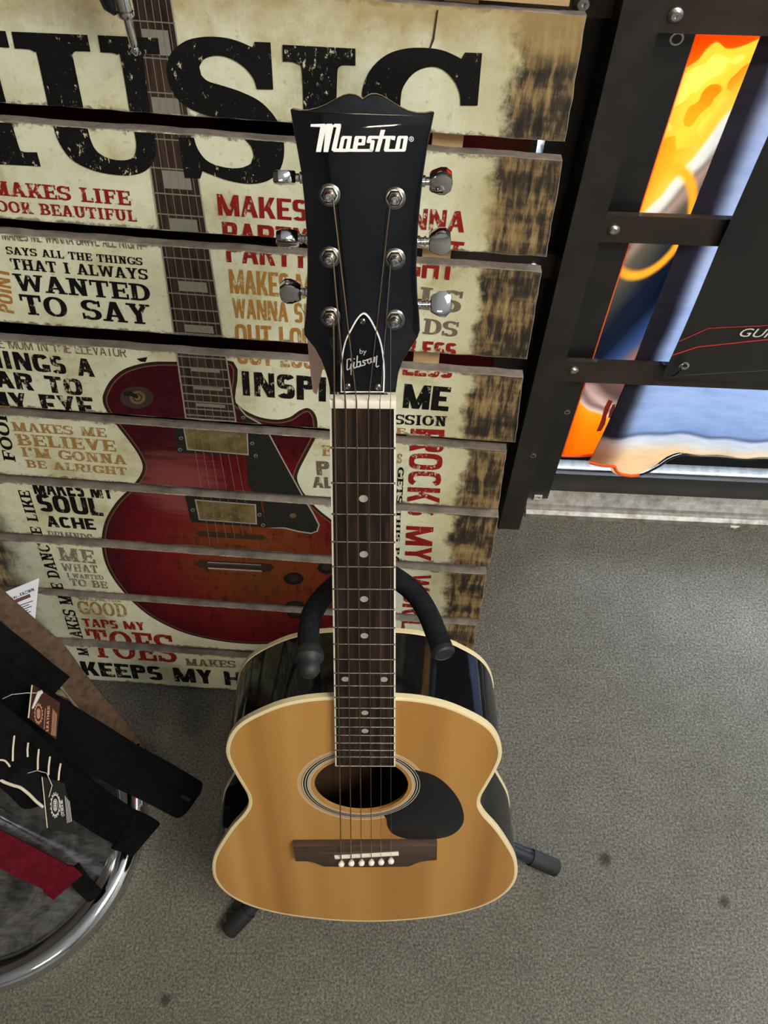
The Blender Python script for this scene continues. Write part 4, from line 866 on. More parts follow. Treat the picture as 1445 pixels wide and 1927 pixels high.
# neck, fingerboard, frets
yN = VE; L0 = .5625914954
vEnd = (1443.4 - 768.712144) / (2911.00503 - 1443.4 * _c) * LSC
w0, w1 = .0215, .0215 * (113.1 / 124.9) * (1 + _c * vEnd / LSC)
def hw(v): return w0 + (w1 - w0) * v / vEnd
FBT = -.0008
mb = MB(); o = [(-hw(0), yN), (-hw(vEnd), yN - vEnd), (hw(vEnd), yN - vEnd), (hw(0), yN)]
mb.prism([(-hw(0) + .0012, yN), (-hw(vEnd) + .0012, yN - vEnd + .0006), (hw(vEnd) - .0012, yN - vEnd + .0006), (hw(0) - .0012, yN)], TOPZ + .0002, FBT, ROSEWOOD); fb = mb.build('fingerboard', gtr)
mb = MB()
for s in (-1, 1): mb.prism([(s * hw(0), yN), (s * hw(vEnd), yN - vEnd), (s * (hw(vEnd) - .0013), yN - vEnd), (s * (hw(0) - .0013), yN)], TOPZ + .0002, FBT + .0002, IVORY)
mb.prism([(-hw(vEnd), yN - vEnd), (hw(vEnd), yN - vEnd), (hw(vEnd), yN - vEnd + .0007), (-hw(vEnd), yN - vEnd + .0007)], TOPZ + .0002, FBT + .0002, IVORY)
mb.build('fingerboard_binding', fb)
frv = [L0 * (1 - 2 ** (-n / 12)) for n in range(21)]
for n in range(1, 21):
    v = frv[n]; h = hw(v) - .0002; mb = MB(); k = 7; vs = []
    for x in (-h, h): vs += [V3((x, yN - v + .0009 * cos(pi * i / (k - 1)), FBT + .0010 * sin(pi * i / (k - 1)))) for i in range(k)]
    mb.add(vs, [(i, i + 1, k + i + 1, k + i) for i in range(k - 1)] + [tuple(range(k)), tuple(range(k, 2 * k))[::-1]], NICKEL); mb.build('fret', fb)
for n, xs in ((3, (0,)), (5, (0,)), (7, (0,)), (9, (0,)), (12, (-.0165, .0165)), (15, (0,)), (17, (0,))):
    v = (frv[n - 1] + frv[n]) / 2
    for x in xs: mb = MB(); mb.lathe([(.0032, -.0004), (.0032, .0001), (0, .0001)], PEARL, (x, yN - v, FBT), (0, 0, 1), 20); mb.build('position_dot', fb)
# neck shaft with heel
mb = MB(); rows = []; seg = 14
for i in range(26):
    t = i / 25; v = t * .318; h = hw(v) * .97; dp = .0135 + .004 * t + (.045 * max(0, (t - .86) / .14) ** 2)
    wd = h * (1 - .35 * max(0, (t - .86) / .14) ** 2)
    rows.append([V3((-h, yN - v, TOPZ + .0003))] + [V3((-(h if k in (0, seg) else wd + (h - wd) * abs(cos(pi * k / seg))) * cos(pi * k / seg), yN - v, TOPZ - dp * sin(pi * k / seg) ** .8)) for k in range(seg + 1)] + [V3((h, yN - v, TOPZ + .0003))])
k = len(rows[0]); vs = sum(rows, [])
mb.add(vs, [(i * k + j, (i + 1) * k + j, (i + 1) * k + (j + 1) % k, i * k + (j + 1) % k) for i in range(25) for j in range(k)] + [tuple(range(k)), tuple(25 * k + j for j in range(k))[::-1]], GLOSSBLACK); mb.build('neck', gtr, smooth=60)
# nut
mb = MB(); mb.prism([(-.0216, yN), (.0216, yN), (.0216, yN + .0062), (-.0216, yN + .0062)], TOPZ, .0008, IVORY, bev=.0008); mb.build('nut', gtr)
# headstock, tilted back
TAU = rad(11); HO = V3((0, yN + .0060, -.0025)); HYv = V3((0, cos(TAU), -sin(TAU))); HZv = V3((0, sin(TAU), cos(TAU)))
HF = Frame(GF.w(*HO), GX, GY_ * cos(TAU) - GZ * sin(TAU), GZ * cos(TAU) + GY_ * sin(TAU))
def HS(q): return V3((q[0], 0, 0)) + HO + HYv * q[1] + HZv * q[2]
h5 = lambda x, y, z=0: HF.px(520 + x / 4.014, 150 + y / 4.014, z)
h6 = lambda x, y, z=0: HF.px(500 + x / 3.803, 450 + y / 3.803, z)
hl = [h6(462, 1100), h6(445, 1010), h6(428, 955), h6(395, 865), h6(348, 780), h6(300, 722), h6(277, 690), h6(272, 650), h6(283, 560), h6(293, 400), h6(297, 200), h6(296, 0)] + [h5(222, 1100), h5(208, 900), h5(186, 700), h5(160, 550), h5(132, 400), h5(106, 240)]
top = [h5(104, 228), h5(112, 222), h5(170, 236), h5(230, 234), h5(300, 218), h5(370, 190), h5(440, 150), h5(500, 120), h5(545, 110), h5(590, 115), h5(622, 128), h5(648, 150)]
hr_ = [h5(1194, 250), h5(1175, 345), h5(1140, 520), h5(1110, 720), h5(1088, 920), h5(1072, 1100), h6(1079, 200), h6(1086, 400), h6(1100, 560), h6(1104, 655), h6(1088, 705), h6(1032, 790), h6(982, 870), h6(950, 960), h6(930, 1100)]
rt_ = [h5(652, 150), h5(680, 128), h5(712, 112), h5(755, 110), h5(800, 124), h5(860, 160), h5(930, 205), h5(1000, 240), h5(1070, 256), h5(1130, 256), h5(1185, 246), h5(1194, 250)]
hout = [(q[0], max(q[1], -.0005)) for q in hl + top + rt_ + hr_[1:]]
mb = MB(); mb.prism(hout, -.0135, 0, HEADBLACK, X=HS, bev=.0011); hst = mb.build('headstock', gtr)
# brand lettering: slanted strokes traced at their place
lg = lambda x, y: HF.px(570 + x / 6.283, 215 + y / 6.283)
mb = MB()
for q in ([(92, 116), (260, 112), (215, 152), (90, 147)], [(205, 152), (225, 118), (262, 112), (274, 150), (212, 446), (154, 446)], [(245, 125), (448, 125), (446, 152), (245, 152)], [(270, 115), (300, 112), (345, 112), (360, 152), (298, 446), (243, 446)], [(358, 128), (375, 112), (440, 112), (452, 122), (448, 160), (398, 400), (398, 440), (342, 432), (338, 415), (395, 160)],
          [(350, 405), (480, 405), (480, 445), (360, 445)], [(470, 257), (575, 257), (570, 290), (500, 290), (470, 300)], [(452, 275), (470, 257), (510, 275), (492, 300), (472, 400), (440, 440), (420, 425)], [(533, 262), (580, 262), (555, 405), (565, 430), (545, 443), (505, 443), (500, 420)], [(440, 408), (520, 408), (520, 446), (440, 446)], [(548, 408), (620, 408), (610, 443), (540, 443)],
          [(612, 270), (625, 257), (665, 262), (640, 425), (640, 443), (600, 443), (583, 425)], [(625, 257), (735, 257), (745, 270), (740, 290), (620, 290)], [(700, 270), (745, 270), (733, 358), (720, 368), (690, 368)], [(640, 334), (730, 334), (722, 368), (635, 368)], [(595, 410), (830, 410), (815, 444), (600, 444)],
          [(770, 265), (785, 255), (820, 262), (800, 330), (760, 340), (752, 325)], [(785, 255), (1085, 255), (1095, 266), (1088, 290), (780, 290)], [(755, 305), (840, 305), (850, 318), (845, 340), (757, 340)], [(803, 310), (850, 318), (832, 425), (818, 444), (785, 440)], [(920, 184), (973, 184), (905, 441), (853, 441)],
          [(985, 265), (1040, 265), (1010, 441), (970, 441), (955, 425)], [(1045, 257), (1095, 262), (1085, 308), (1045, 300)], [(962, 410), (1100, 410), (1100, 442), (968, 442)], [(1118, 268), (1132, 255), (1165, 262), (1135, 441), (1100, 441), (1085, 425)], [(1130, 255), (1232, 255), (1242, 268), (1238, 288), (1120, 288)], [(1195, 262), (1243, 266), (1216, 425), (1203, 441), (1165, 435)], [(1092, 410), (1215, 410), (1203, 441), (1095, 441)]):
    mb.flat([lg(*p) for p in q], .0002, WHITEINK, HS)
n = 20
mb.add([HS((*lg(1282 + r * cos(2 * pi * i / n), 293 + r * 1.1 * sin(2 * pi * i / n)), .0002)) for r in (23, 29) for i in range(n)], [(i, n + i, n + (i + 1) % n, (i + 1) % n) for i in range(n)], WHITEINK)
for q in ([(1272, 276), (1277, 276), (1277, 310), (1272, 310)], [(1272, 276), (1292, 276), (1292, 281), (1272, 281)], [(1288, 276), (1293, 276), (1293, 296), (1288, 296)], [(1272, 292), (1292, 292), (1292, 297), (1272, 297)], [(1280, 296), (1286, 296), (1294, 310), (1288, 310)]): mb.flat([lg(*p) for p in q], .0002, WHITEINK, HS)
mb.build('logo', hst, smooth=0)
# truss rod cover
tc = [(537, 1092), (537, 950), (545, 830), (568, 725), (608, 640), (655, 560), (698, 524), (738, 548), (778, 615), (820, 710), (843, 820), (852, 950), (848, 1092)]
TC = crom([h6(*q) for q in tc], 4, closed=False); TC = [(x, max(y, .0006)) for x, y in TC]
mb = MB(); mb.prism(TC, .0001, .0013, WHITEINK, X=HS); mb.prism([(x, max(y, .0004)) for x, y in inset(TC, .0009)], .0012, .0016, GLOSSBLACK, X=HS)
trc = mb.build('truss_rod_cover', hst)
for x, y in ((690, 588), (586, 1053), (801, 1057)):
    c = h6(x, y, .0016); mb = MB(); mb.lathe([(.0023, .0), (.0021, .0008), (.0012, .0014), (.0006, .0009), (0, .0009)], NICKEL, HS((*c, .0016)), HZv, 14); mb.build('screw', trc)
mb = MB(); lt = lambda x, y: HF.px(640 + x / 12.044, 600 + y / 12.044)
def sstroke(ps, w):
    q = [lt(*p) for p in ps]
    for a, b_ in zip(q, q[1:]):
        d = V3((b_[0] - a[0], b_[1] - a[1], 0)); d.normalize(); nn = V3((-d.y, d.x, 0)) * w / 2; e = d * w * .35
        mb.flat([(a[0] - nn.x - e.x, a[1] - nn.y - e.y), (b_[0] - nn.x + e.x, b_[1] - nn.y + e.y), (b_[0] + nn.x + e.x, b_[1] + nn.y + e.y), (a[0] + nn.x - e.x, a[1] + nn.y - e.y)], .00175, SILVERINK, HS)
sw = .00075
for ps in ([(243, 930), (245, 885), (175, 898), (162, 920), (158, 1100), (165, 1135), (225, 1105), (248, 1020)], [(250, 1000), (250, 1245)], [(318, 965), (308, 1060), (325, 1095), (365, 1075)], [(318, 885), (322, 890)], [(392, 825), (378, 1070), (440, 1062), (462, 1010), (455, 945), (410, 960)], [(575, 925), (525, 925), (515, 955), (570, 990), (560, 1022), (470, 1045)], [(575, 925), (625, 900), (630, 975), (655, 992), (690, 970), (702, 870)], [(640, 905), (690, 880)], [(702, 880), (700, 960), (745, 955), (778, 850)], [(770, 960), (790, 850)], [(833, 822), (815, 1050), (835, 1072), (872, 1045)]): sstroke(ps, sw)
b0_, b1_ = lt(443, 770), lt(600, 770); bh = lt(443, 655)[1] - b0_[1]
for poly in font_polys('by', b0_[0], b0_[1], bh * .98, b1_[0] - b0_[0]): mb.flat(poly, .00175, SILVERINK, HS)
mb.build('lettering', trc, smooth=0)
# tuning machines: post + bushing + button
posts = [(h5(400, 870), (619, 373)), (h5(893, 893), (742, 374)), (h6(457, 128), (619, 488)), (h6(923, 140), (742, 488)), (h6(460, 555), (619, 599)), (h6(922, 575), (742, 600))]
btn = [((536, 334), -1, 78), ((829, 341), 1, 38), ((541, 449), -1, 58), ((827, 454), 1, 22), ((547, 548), -1, 32), ((829, 572), 1, -14)]
PT = []
for (c, tip), (bpx, sd, rot) in zip(posts, btn):
    cx_, cy_ = c
    mb = MB(); mb.lathe([(.0064, 0), (.0064, .0007), (.0056, .0012), (.0047, .0013)], NICKEL, HS((cx_, cy_, 0)), HZv, 28)
    mb.lathe([(.0047, .001), (.0047, .0028), (.0040, .0036), (.0033, .0038)], NICKEL, HS((cx_, cy_, 0)), HZv, 6); tm = mb.build('tuning_machine', hst, smooth=30)
    mb = MB(); mb.lathe([(.0027, .003), (.0027, .0060), (.0021, .0068), (.0021, .0082), (.0027, .0088), (.0028, .0098), (.0022, .0106), (.0012, .0108), (.0009, .0102), (0, .0102)], CHROME, HS((cx_, cy_, 0)), HZv, 20); mb.build('string_post', tm)
    PT.append((cx_, cy_))
    # shaft and button
    zb_ = -.0105; b2 = HF.px(*bpx, zb_); edge = [p for p in hout if (p[0] * sd) > 0]; ex = min(edge, key=lambda p: abs(p[1] - b2[1]))[0]
    mb = MB(); X0_ = ex - sd * .002
    mb.lathe([(.0034, 0), (.0034, .0035), (.0024, .0042), (.0024, .0058), (.0031, .0063), (.0031, .0073), (.0022, .0078), (.0022, max(.0095, abs(b2[0] - ex) - .003))], CHROME, HS((X0_, b2[1], zb_)), (sd, 0, 0), 16)
    mb.build('shaft', tm)
    bl, bw = .0132, .0160
    prof = [(-bl / 2, .0042), (-bl / 2 + .0012, .0056), (-.0005, bw / 2), (bl / 2 - .0035, bw / 2), (bl / 2 - .0003, bw / 2 - .0030), (bl / 2 + .0004, 0)]
    o = prof + [(x, -y) for x, y in prof[-2::-1]]
    ca, sa = cos(rad(rot)), sin(rad(rot))
    XB = lambda q: HS((b2[0] + sd * q[0], b2[1] + q[1] * ca - q[2] * sa, zb_ + q[1] * sa + q[2] * ca))
    mb = MB(); mb.prism(o, 0, .0036, CHROME, X=XB, bev=.0012); mb.prism(o, 0, .0036, CHROME, X=lambda q: XB((q[0], q[1], -q[2])), bev=.0012)
    mb.build('button', tm, smooth=30)
# strings
nutx = [628.8, 650, 671, 693, 715, 735]; gauge = [.0013, .0011, .0009, .0007, .00045, .00035]; order = [4, 2, 0, 1, 3, 5]
sadd = [( s0[0] + (s1[0] - s0[0]) * f, s0[1] + (s1[1] - s0[1]) * f) for f in [(p[0] - s0[0]) / (s1[0] - s0[0]) for p in pins]]
for i in range(6):
    nx_ = GF.px(nutx[i], 752, .0010)[0]; d = gauge[i]; c = PT[order[i]]; sgn = 1 if (c[0] < 0) else -1
    a = [V3((pins[i][0], pins[i][1] + .003, TOPZ + .0082)), V3((sadd[i][0], sadd[i][1], TOPZ + .0105 + d / 2)), V3((nx_, yN + .001, .0008 + d / 2)), V3((nx_, yN + .0055, .0006 + d / 2)), HS((c[0] + sgn * .0024, c[1] - .0004, .0075))]
    mb = MB(); mb.tube(a, d / 2, STRINGB if i < 4 else STRINGP, 6); st = mb.build('string', gtr)
    mb = MB(); k = 22 if i < 4 else 30; mb.tube([HS((c[0] + .0025 * cos(q * .9) * sgn, c[1] + .0025 * sin(q * .9), .0076 - q * .00007)) for q in range(k)], d * .4, STRINGB if i < 4 else STRINGP, 5); mb.build('string_winding', st)

# pink paper tag hanging behind the headstock
PF_ = Frame(GF.w(0, yN + .03, -.030), GX, GY_, GZ)
tp = [PF_.px(*q) for q in ((580, 640), (606, 668), (612, 690), (605, 708), (596, 745), (590, 745), (586, 715), (581, 690))]
tp = [PF_.px(*q) for q in ((575, 600), (592, 600), (610, 675), (606, 700), (596, 742), (589, 738), (584, 700), (580, 660))]
mb = MB(); mb.prism(tp, -.0002, .0002, pm('pink_paper', (.52, .36, .33), .7)); mb.tube([V3((tp[0][0] + .002, tp[0][1] - .002, 0)), V3((tp[0][0] - .006, tp[0][1] + .022, .008)), V3((PF_.loc(HF.w(*HF.px(574, 548, -.0105), -.0105)) - V3((0, .003, 0))))], .0003, pm('pale_thread', (.6, .58, .52), .6), 5)
tag(mb.build('price_tag', mw=PF_.mw), 'pale pink paper tag dangling behind the left edge of the black headstock', 'tag')

# ================================================================== GUITAR STAND
foot = [floor_px(430, 1752, .012), floor_px(1047, 1634, .012)]
mid = (foot[0] + foot[1]) / 2
hubg = GF.w(0, .17, TOPZ - DEP - .035)
hub = V3((GF.w(0, .0, 0).x, foot[0].y + .155, .13))
stand = thing('guitar_stand', 'black tubular guitar stand with a padded neck yoke holding the acoustic guitar', 'stand', loc=(hub.x, hub.y, 0))
SI = stand.matrix_world.copy(); SI = Matrix.Translation((-hub.x, -hub.y, 0))
NAVY = mat_noise('dark_navy_tube', (.010, .012, .018), (.022, .026, .036), 40, .3)
RUB = pm('black_rubber', (.012, .012, .013), .6)
def sb(mb, name, parent=stand): mb.v = [tuple(SI @ V3(q)) for q in mb.v]; return mb.build(name, parent)
legs = foot + [V3((hub.x + .03, hub.y + .115, .012))]
for f in legs:
    d = (f - hub); e = hub + V3((0, 0, -.03)); mid_ = e.lerp(f, .5) + V3((0, 0, .012))
    k1 = e.lerp(f, .35) + V3((0, 0, .006)); body = [e, k1, mid_, e.lerp(f, .80) + V3((0, 0, .006)), e.lerp(f, .87) + V3((0, 0, .003))]
    lg_ = sb(MB().tube(crom(body, 4, closed=False), .0092, NAVY, 14), 'leg')
    dd = (f - body[-1]).normalized(); mb = MB(); mb.tube([body[-1] - dd * .004, f - dd * .002, f, f + dd * .0015], [.0112, .0116, .0108, .008], RUB, 16); sb(mb, 'rubber_foot', lg_)
neckb = GF.w(0, yN - .21, -.045)
up0 = hub; up1 = GF.w(0, .50, TOPZ - DEP - .03)
mb = MB(); mb.tube([hub + V3((0, 0, -.05)), hub, hub.lerp(neckb, .5), GF.w(0, .38, TOPZ - DEP - .022), GF.w(0, yN - .26, -.075), GF.w(0, yN - .232, -.062)], .0095, NAVY, 14); sb(mb, 'upright')
mb = MB(); mb.lathe([(.018, -.05), (.02, -.045), (.02, .01), (.016, .015)], SATINBLACK, hub, (0, 0, 1), 20); sb(mb, 'hub')
for s in (-1, 1):
    a = hub + V3((0, 0, -.01)); b_ = V3((hub.x + s * .055, hub.y - .03, .062)); base = GF.w(s * .06, -.014, TOPZ - DEP + .0); c2 = GF.w(s * .06, -.013, TOPZ - .045)
    mb = MB(); mb.tube(crom([a, a.lerp(base, .55) + V3((0, 0, -.012)), base, c2], 5, closed=False), .0085, FOAM, 12); sb(mb, 'cradle_arm')
def yk(lst): return [GF.w(*GF.px(x, y, z), z) for x, y, z in lst]
left = yk([(684, 1072, -.062), (655, 1082, -.060), (628, 1104, -.052), (600, 1133, -.038), (584, 1165, -.022), (580, 1200, -.006), (581, 1232, .010)])
right = yk([(684, 1072, -.062), (715, 1074, -.060), (748, 1090, -.054), (782, 1118, -.042), (804, 1152, -.026), (820, 1190, -.008), (834, 1226, .010)])
yoke = sb(MB().tube(crom(left[::-1] + right[1:], 5, closed=False), .0090, FOAM, 16), 'neck_yoke')
e = left[-1]; d = (left[-1] - left[-2]).normalized()
mb = MB(); mb.lathe([(.0095, -.006), (.0120, -.002), (.0122, .004), (.0095, .007), (.0085, .012), (.0088, .015), (.0062, .019), (.0030, .0205), (0, .0207)], RUB, e, d, 20); sb(mb, 'end_cap', yoke)
e = right[-1]; d = (right[-1] - right[-2]).normalized()
mb = MB(); mb.lathe([(.0092, -.002), (.0092, .002), (.0078, .0035), (.0070, .0028), (0, .0028)], RUB, e, d, 20); sb(mb, 'end_cap', yoke)

# ================================================================== STRAP RACK with round chrome base
RC = V3((-.5245, .2140, 0)); RR = .2005
rack = thing('strap_rack', 'floor rack with a round polished chrome base under the hanging guitar straps', 'rack', loc=RC)
def mat_disc():
    m, n, l, b = new_mat('smudged_chrome_plate'); v = coords(n, l, (1, 1, 1), (0, 0, .5)); f = noise(n, l, v, 16, 6, .7, 1.2); g = noise(n, l, coords(n, l, (3, 14, 1), (0, 0, .9)), 10, 5, .7)
    l.new(ramp(n, l, mth(n, l, 'ADD', mth(n, l, 'MULTIPLY', f, .6), mth(n, l, 'MULTIPLY', g, .4)), [(.36, (.10, .10, .11)), (.47, (.34, .34, .35)), (.56, (.60, .60, .61)), (.66, (.85, .84, .83))]), b.inputs['Base Color'])
    b.inputs['Metallic'].default_value = .9; l.new(ramp(n, l, f, [(.3, (.03,) * 3), (.7, (.14,) * 3)]), b.inputs['Roughness']); return m
mb = MB(); prof = [(RR - .002, .0), (RR, .004)] + [(RR - .019 + .019 * cos(a), .013 + .016 * sin(a)) for a in [rad(d) for d in range(-20, 181, 10)]] + [(RR - .039, .010)]
mb.lathe(prof + [(RR - .041, .008)], CHROME, (0, 0, 0), seg=96); mb.f = [f for f in mb.f if len(f) < 50]; mb.m = mb.m[:len(mb.f)]; mb.build('base_rim', rack, 60)
mb = MB(); mb.lathe([(RR - .036, .002), (RR - .036, .0095), (.03, .0115), (.0, .0118)], mat_disc(), seg=96); mb.build('base_plate', rack, 60)
CO = floor_px(9, 1541, .011) - RC; CO.z = 0
mb = MB(); mb.tube([CO + V3((0, 0, .0105)), CO + V3((0, 0, 1.05))], .0110, CHROME, 24); col = mb.build('column', rack)

def dull(m, v): m.node_tree.nodes['Principled BSDF'].inputs['Specular IOR Level'].default_value = v; return m
LEA = mat_noise('black_leather', (.003, .003, .0035), (.007, .007, .007), 90, .50, 0, .0008)
NYL = mat_noise('black_webbing', (.002, .002, .003), (.005, .005, .006), 260, .8, 0, .0008)
SUEDE = mat_noise('tan_suede', (.075, .045, .027), (.14, .088, .055), 120, .9, 0, .0008)
SUEDEE = mat_noise('pale_suede_edge', (.22, .15, .10), (.34, .25, .17), 90, .9)
dull(LEA, .04); dull(NYL, .05); dull(SUEDE, .1); dull(FOAM, .08)
REDV = mat_noise('red_velvet', (.055, .002, .006), (.105, .004, .011), 70, .75, 0, .001)
dull(REDV, .1)
CORD = pm('cream_lacing', (.62, .56, .42), .6)
def hang(tip, zt, pxs):
    """points on the sight lines of the strap's middle line, as near as possible to the plumb line above its tip"""
    T0 = floor_px(*tip, zt); out = [T0]
    for p in pxs:
        r = ray(*p); rh = V3((r.x, r.y, 0)); dh = V3((T0.x, T0.y, 0)); t = dh.dot(rh) / rh.dot(rh)
        q = CAM + r * t
        t0 = (M3.transposed() @ (T0 - CAM)).z
        out.append(CAM + r * (t0 * .62 + t * .38))
    return out
def ribbon(mb, pts, width, th, mat, k=6, tipround=True, wfn=None, edge=None, side=None):
    """hanging strap: pts from the tip upwards"""
    P = [V3(p) for p in crom([tuple(p) for p in pts], k, closed=False)]; n = len(P)
    if tipround:
        d0 = (P[0] - P[1]).normalized(); ex = [P[0] + d0 * width * s for s in (.26, .235, .19, .12, .05)]; P = ex + P
        wf = [.42, .62, .80, .94, .99] + [1] * n
    else: wf = [1] * n
    n = len(P); vs = []
    acc = 0; 
    for i, p in enumerate(P):
        t = (P[min(i + 1, n - 1)] - P[max(i - 1, 0)]).normalized()
        view = V3((.22, -.30, .92)).normalized() if side is None else side
        wv = t.cross(view).normalized(); nv = wv.cross(t).normalized()
        if nv.dot(view) < 0: nv = -nv
        w = width * wf[i] * (wfn(i / (n - 1)) if wfn else 1) / 2
        for a, b_ in ((-1, 1), (1, 1), (1, -1), (-1, -1)): vs.append(p + wv * w * a + nv * th / 2 * b_)
    fs = []
    for i in range(n - 1):
        for j in range(4): fs.append((i * 4 + j, i * 4 + (j + 1) % 4, i * 4 + 4 + (j + 1) % 4, i * 4 + 4 + j))
    fs += [(0, 1, 2, 3), tuple((n - 1) * 4 + q for q in (3, 2, 1, 0))]
    mb.add(vs, fs, mat); return P
def local_mb(mb, O): mb.v = [tuple(V3(q) - V3(O)) for q in mb.v]; return mb
pegs = []
def strap(name, label, cat, tip, zt, pxs, width, th, mat, topz, group=None, **kw):
    pts = hang(tip, zt, pxs); e = pts[-1]; d = (pts[-1] - pts[-2]).normalized()
    k = max(.02, (topz - e.z) / max(.3, d.z)); pts.append(e + d * k * .5 + V3((0, 0, 0))); pts.append(V3(((e + d * k).x, (e + d * k).y, topz)))
    O = V3((pts[0].x, pts[0].y, pts[0].z)); t = thing(name, label, cat, loc=O, group=group)
    mb = MB(); ribbon(mb, pts, width, th, mat, **kw); b_ = local_mb(mb, O).build('strap_band', t, 50); pegs.append(pts[-1]); return t, pts, O
# tan suede strap, farthest back
t, P_, O = strap('guitar_strap', 'tan suede guitar strap with a dark leather tip hanging nearest the plank sign', 'guitar strap', (252, 1418), .10, [(215, 1368), (170, 1318), (132, 1270), (98, 1226), (52, 1186), (0, 1140), (-60, 1084)], .029, .006, SUEDE, .85)
mb = MB(); d = (P_[0] - P_[1]).normalized(); ribbon(mb, [P_[0] + d * .035 + V3((0, -.002, 0)), P_[0] + d * .012, P_[0] - d * .012 + V3((0, -.004, .002))], .030, .004, LEA); local_mb(mb, O).build('leather_tip', t, 50)
mb = MB(); q = [p + V3((-.012, -.010, -.004)) for p in P_[1:6]]; mb.tube(crom([tuple(x) for x in q], 5, closed=False), .0028, SUEDEE, 8); local_mb(mb, O).build('stitched_edge', t)
# black straps
t1, P1, O1 = strap('guitar_strap', 'wide plain black guitar strap with a rounded end reaching farthest out over the carpet', 'guitar strap', (352, 1503), .115, [(300, 1474), (240, 1443), (180, 1407), (110, 1366), (40, 1322), (-40, 1270)], .052, .003, NYL, .80)
mb = MB(); d = (P1[0] - P1[1]).normalized(); c = P1[0] + d * .002; vv = V3((.22, -.30, .92)).normalized(); wv = d.cross(vv).normalized()
ribbon(mb, [c + vv * .0026 - d * .014, c + vv * .0026 + d * .004], .004, .0006, SATINBLACK, tipround=False); local_mb(mb, O1).build('button_slot', t1)
t2, P2, O2 = strap('guitar_strap', 'black guitar strap with a square leather end tab lying over the chrome rim', 'guitar strap', (238, 1558), .10, [(200, 1535), (160, 1508), (110, 1470), (50, 1425), (-30, 1370)], .047, .003, NYL, .78, tipround=False)
mb = MB(); d = (P2[0] - P2[1]).normalized(); ribbon(mb, [P2[0] + d * .042, P2[0] + d * .020, P2[0] - d * .004 + V3((0, -.003, .001))], .052, .0035, LEA, tipround=False, wfn=lambda f: .90 if f < .03 else 1); tab = local_mb(mb, O2).build('leather_tab', t2, 50)
t3, P3, O3 = strap('guitar_strap', 'short black leather guitar strap with a blunt end above the brown swing tag', 'guitar strap', (100, 1306), .30, [(70, 1284), (30, 1252), (-10, 1222), (-60, 1180)], .050, .004, LEA, .82, tipround=False)
# laced black strap with cream edging
t4, P4, O4 = strap('guitar_strap', 'black leather guitar strap with cream laces and a cream wavy edge beside the black tag', 'guitar strap', (86, 1480), .29, [(60, 1452), (30, 1425), (0, 1400), (-50, 1362)], .062, .004, LEA, .80)
vv = V3((.22, -.30, .92)).normalized()
def over(x, y, ref, up):                           # point on the strap's plane, lifted towards the viewer
    r = ray(x, y); O_ = ref + vv * up; return CAM + r * ((O_ - CAM).dot(vv) / r.dot(vv))
for a, b_ in (((27, 1384), (24, 1432)), ((53, 1398), (52, 1424)), ((73, 1410), (71, 1448)), ((94, 1424), (91, 1458)), ((114, 1437), (110, 1468))):
    A_, B_ = over(*a, P4[1], .030), over(*b_, P4[1], .030); mb = MB(); mb.tube([A_, A_.lerp(B_, .5) + vv * .003, B_], .0010, CORD, 8); local_mb(mb, O4).build('lace', t4)
mb = MB(); mb.tube([over(*p, P4[1], .030) for p in crom([(0, 1430), (10, 1432), (19, 1443)], 4, closed=False)], .0010, CORD, 8); local_mb(mb, O4).build('lace', t4)
mb = MB(); ed = crom([(-30, 1440), (0, 1467), (22, 1477), (38, 1482), (54, 1494), (68, 1508), (82, 1519)], 5, closed=False); mb.tube([over(*p, P4[1], .012) for p in ed], .0016, CORD, 8); local_mb(mb, O4).build('piping', t4)
mb = MB(); q = [over(*p, P4[1], .010) for p in ed]; q2 = [over(x + 26, y - 34, P4[1], .010) for x, y in ed]; N = len(q)
mb.add(q + q2 + [p - vv * .003 for p in q + q2], [(i, i + 1, N + i + 1, N + i) for i in range(N - 1)] + [(2 * N + i, 3 * N + i, 3 * N + i + 1, 2 * N + i + 1) for i in range(N - 1)], LEA); local_mb(mb, O4).build('leather_flap', t4)
# red velvet strap
t5, P5, O5 = strap('guitar_strap', 'red velvet guitar strap with a black leather end hanging low over the chrome base', 'guitar strap', (127, 1668), .085, [(105, 1651), (75, 1635), (35, 1615), (-5, 1595), (-60, 1567)], .036, .004, REDV, .70, tipround=False, wfn=lambda f: 1.0 if f > .12 else 1.18)
mb = MB(); A_ = floor_px(133, 1640, .083); B_ = floor_px(176, 1683, .045); ribbon(mb, [B_, A_.lerp(B_, .5), A_ + V3((0, .004, 0))], .021, .003, LEA); local_mb(mb, O5).build('leather_end', t5)
# pegs on the column carry the straps (outside the frame)
for p in pegs:
    q = p - RC; mb = MB(); mb.tube([CO + V3((0, 0, q.z - .004)), q + V3((0, 0, -.004)), q * 1.0 + V3((q.x * .12, q.y * .12, .006))], .0045, CHROME, 10); mb.build('peg', rack)

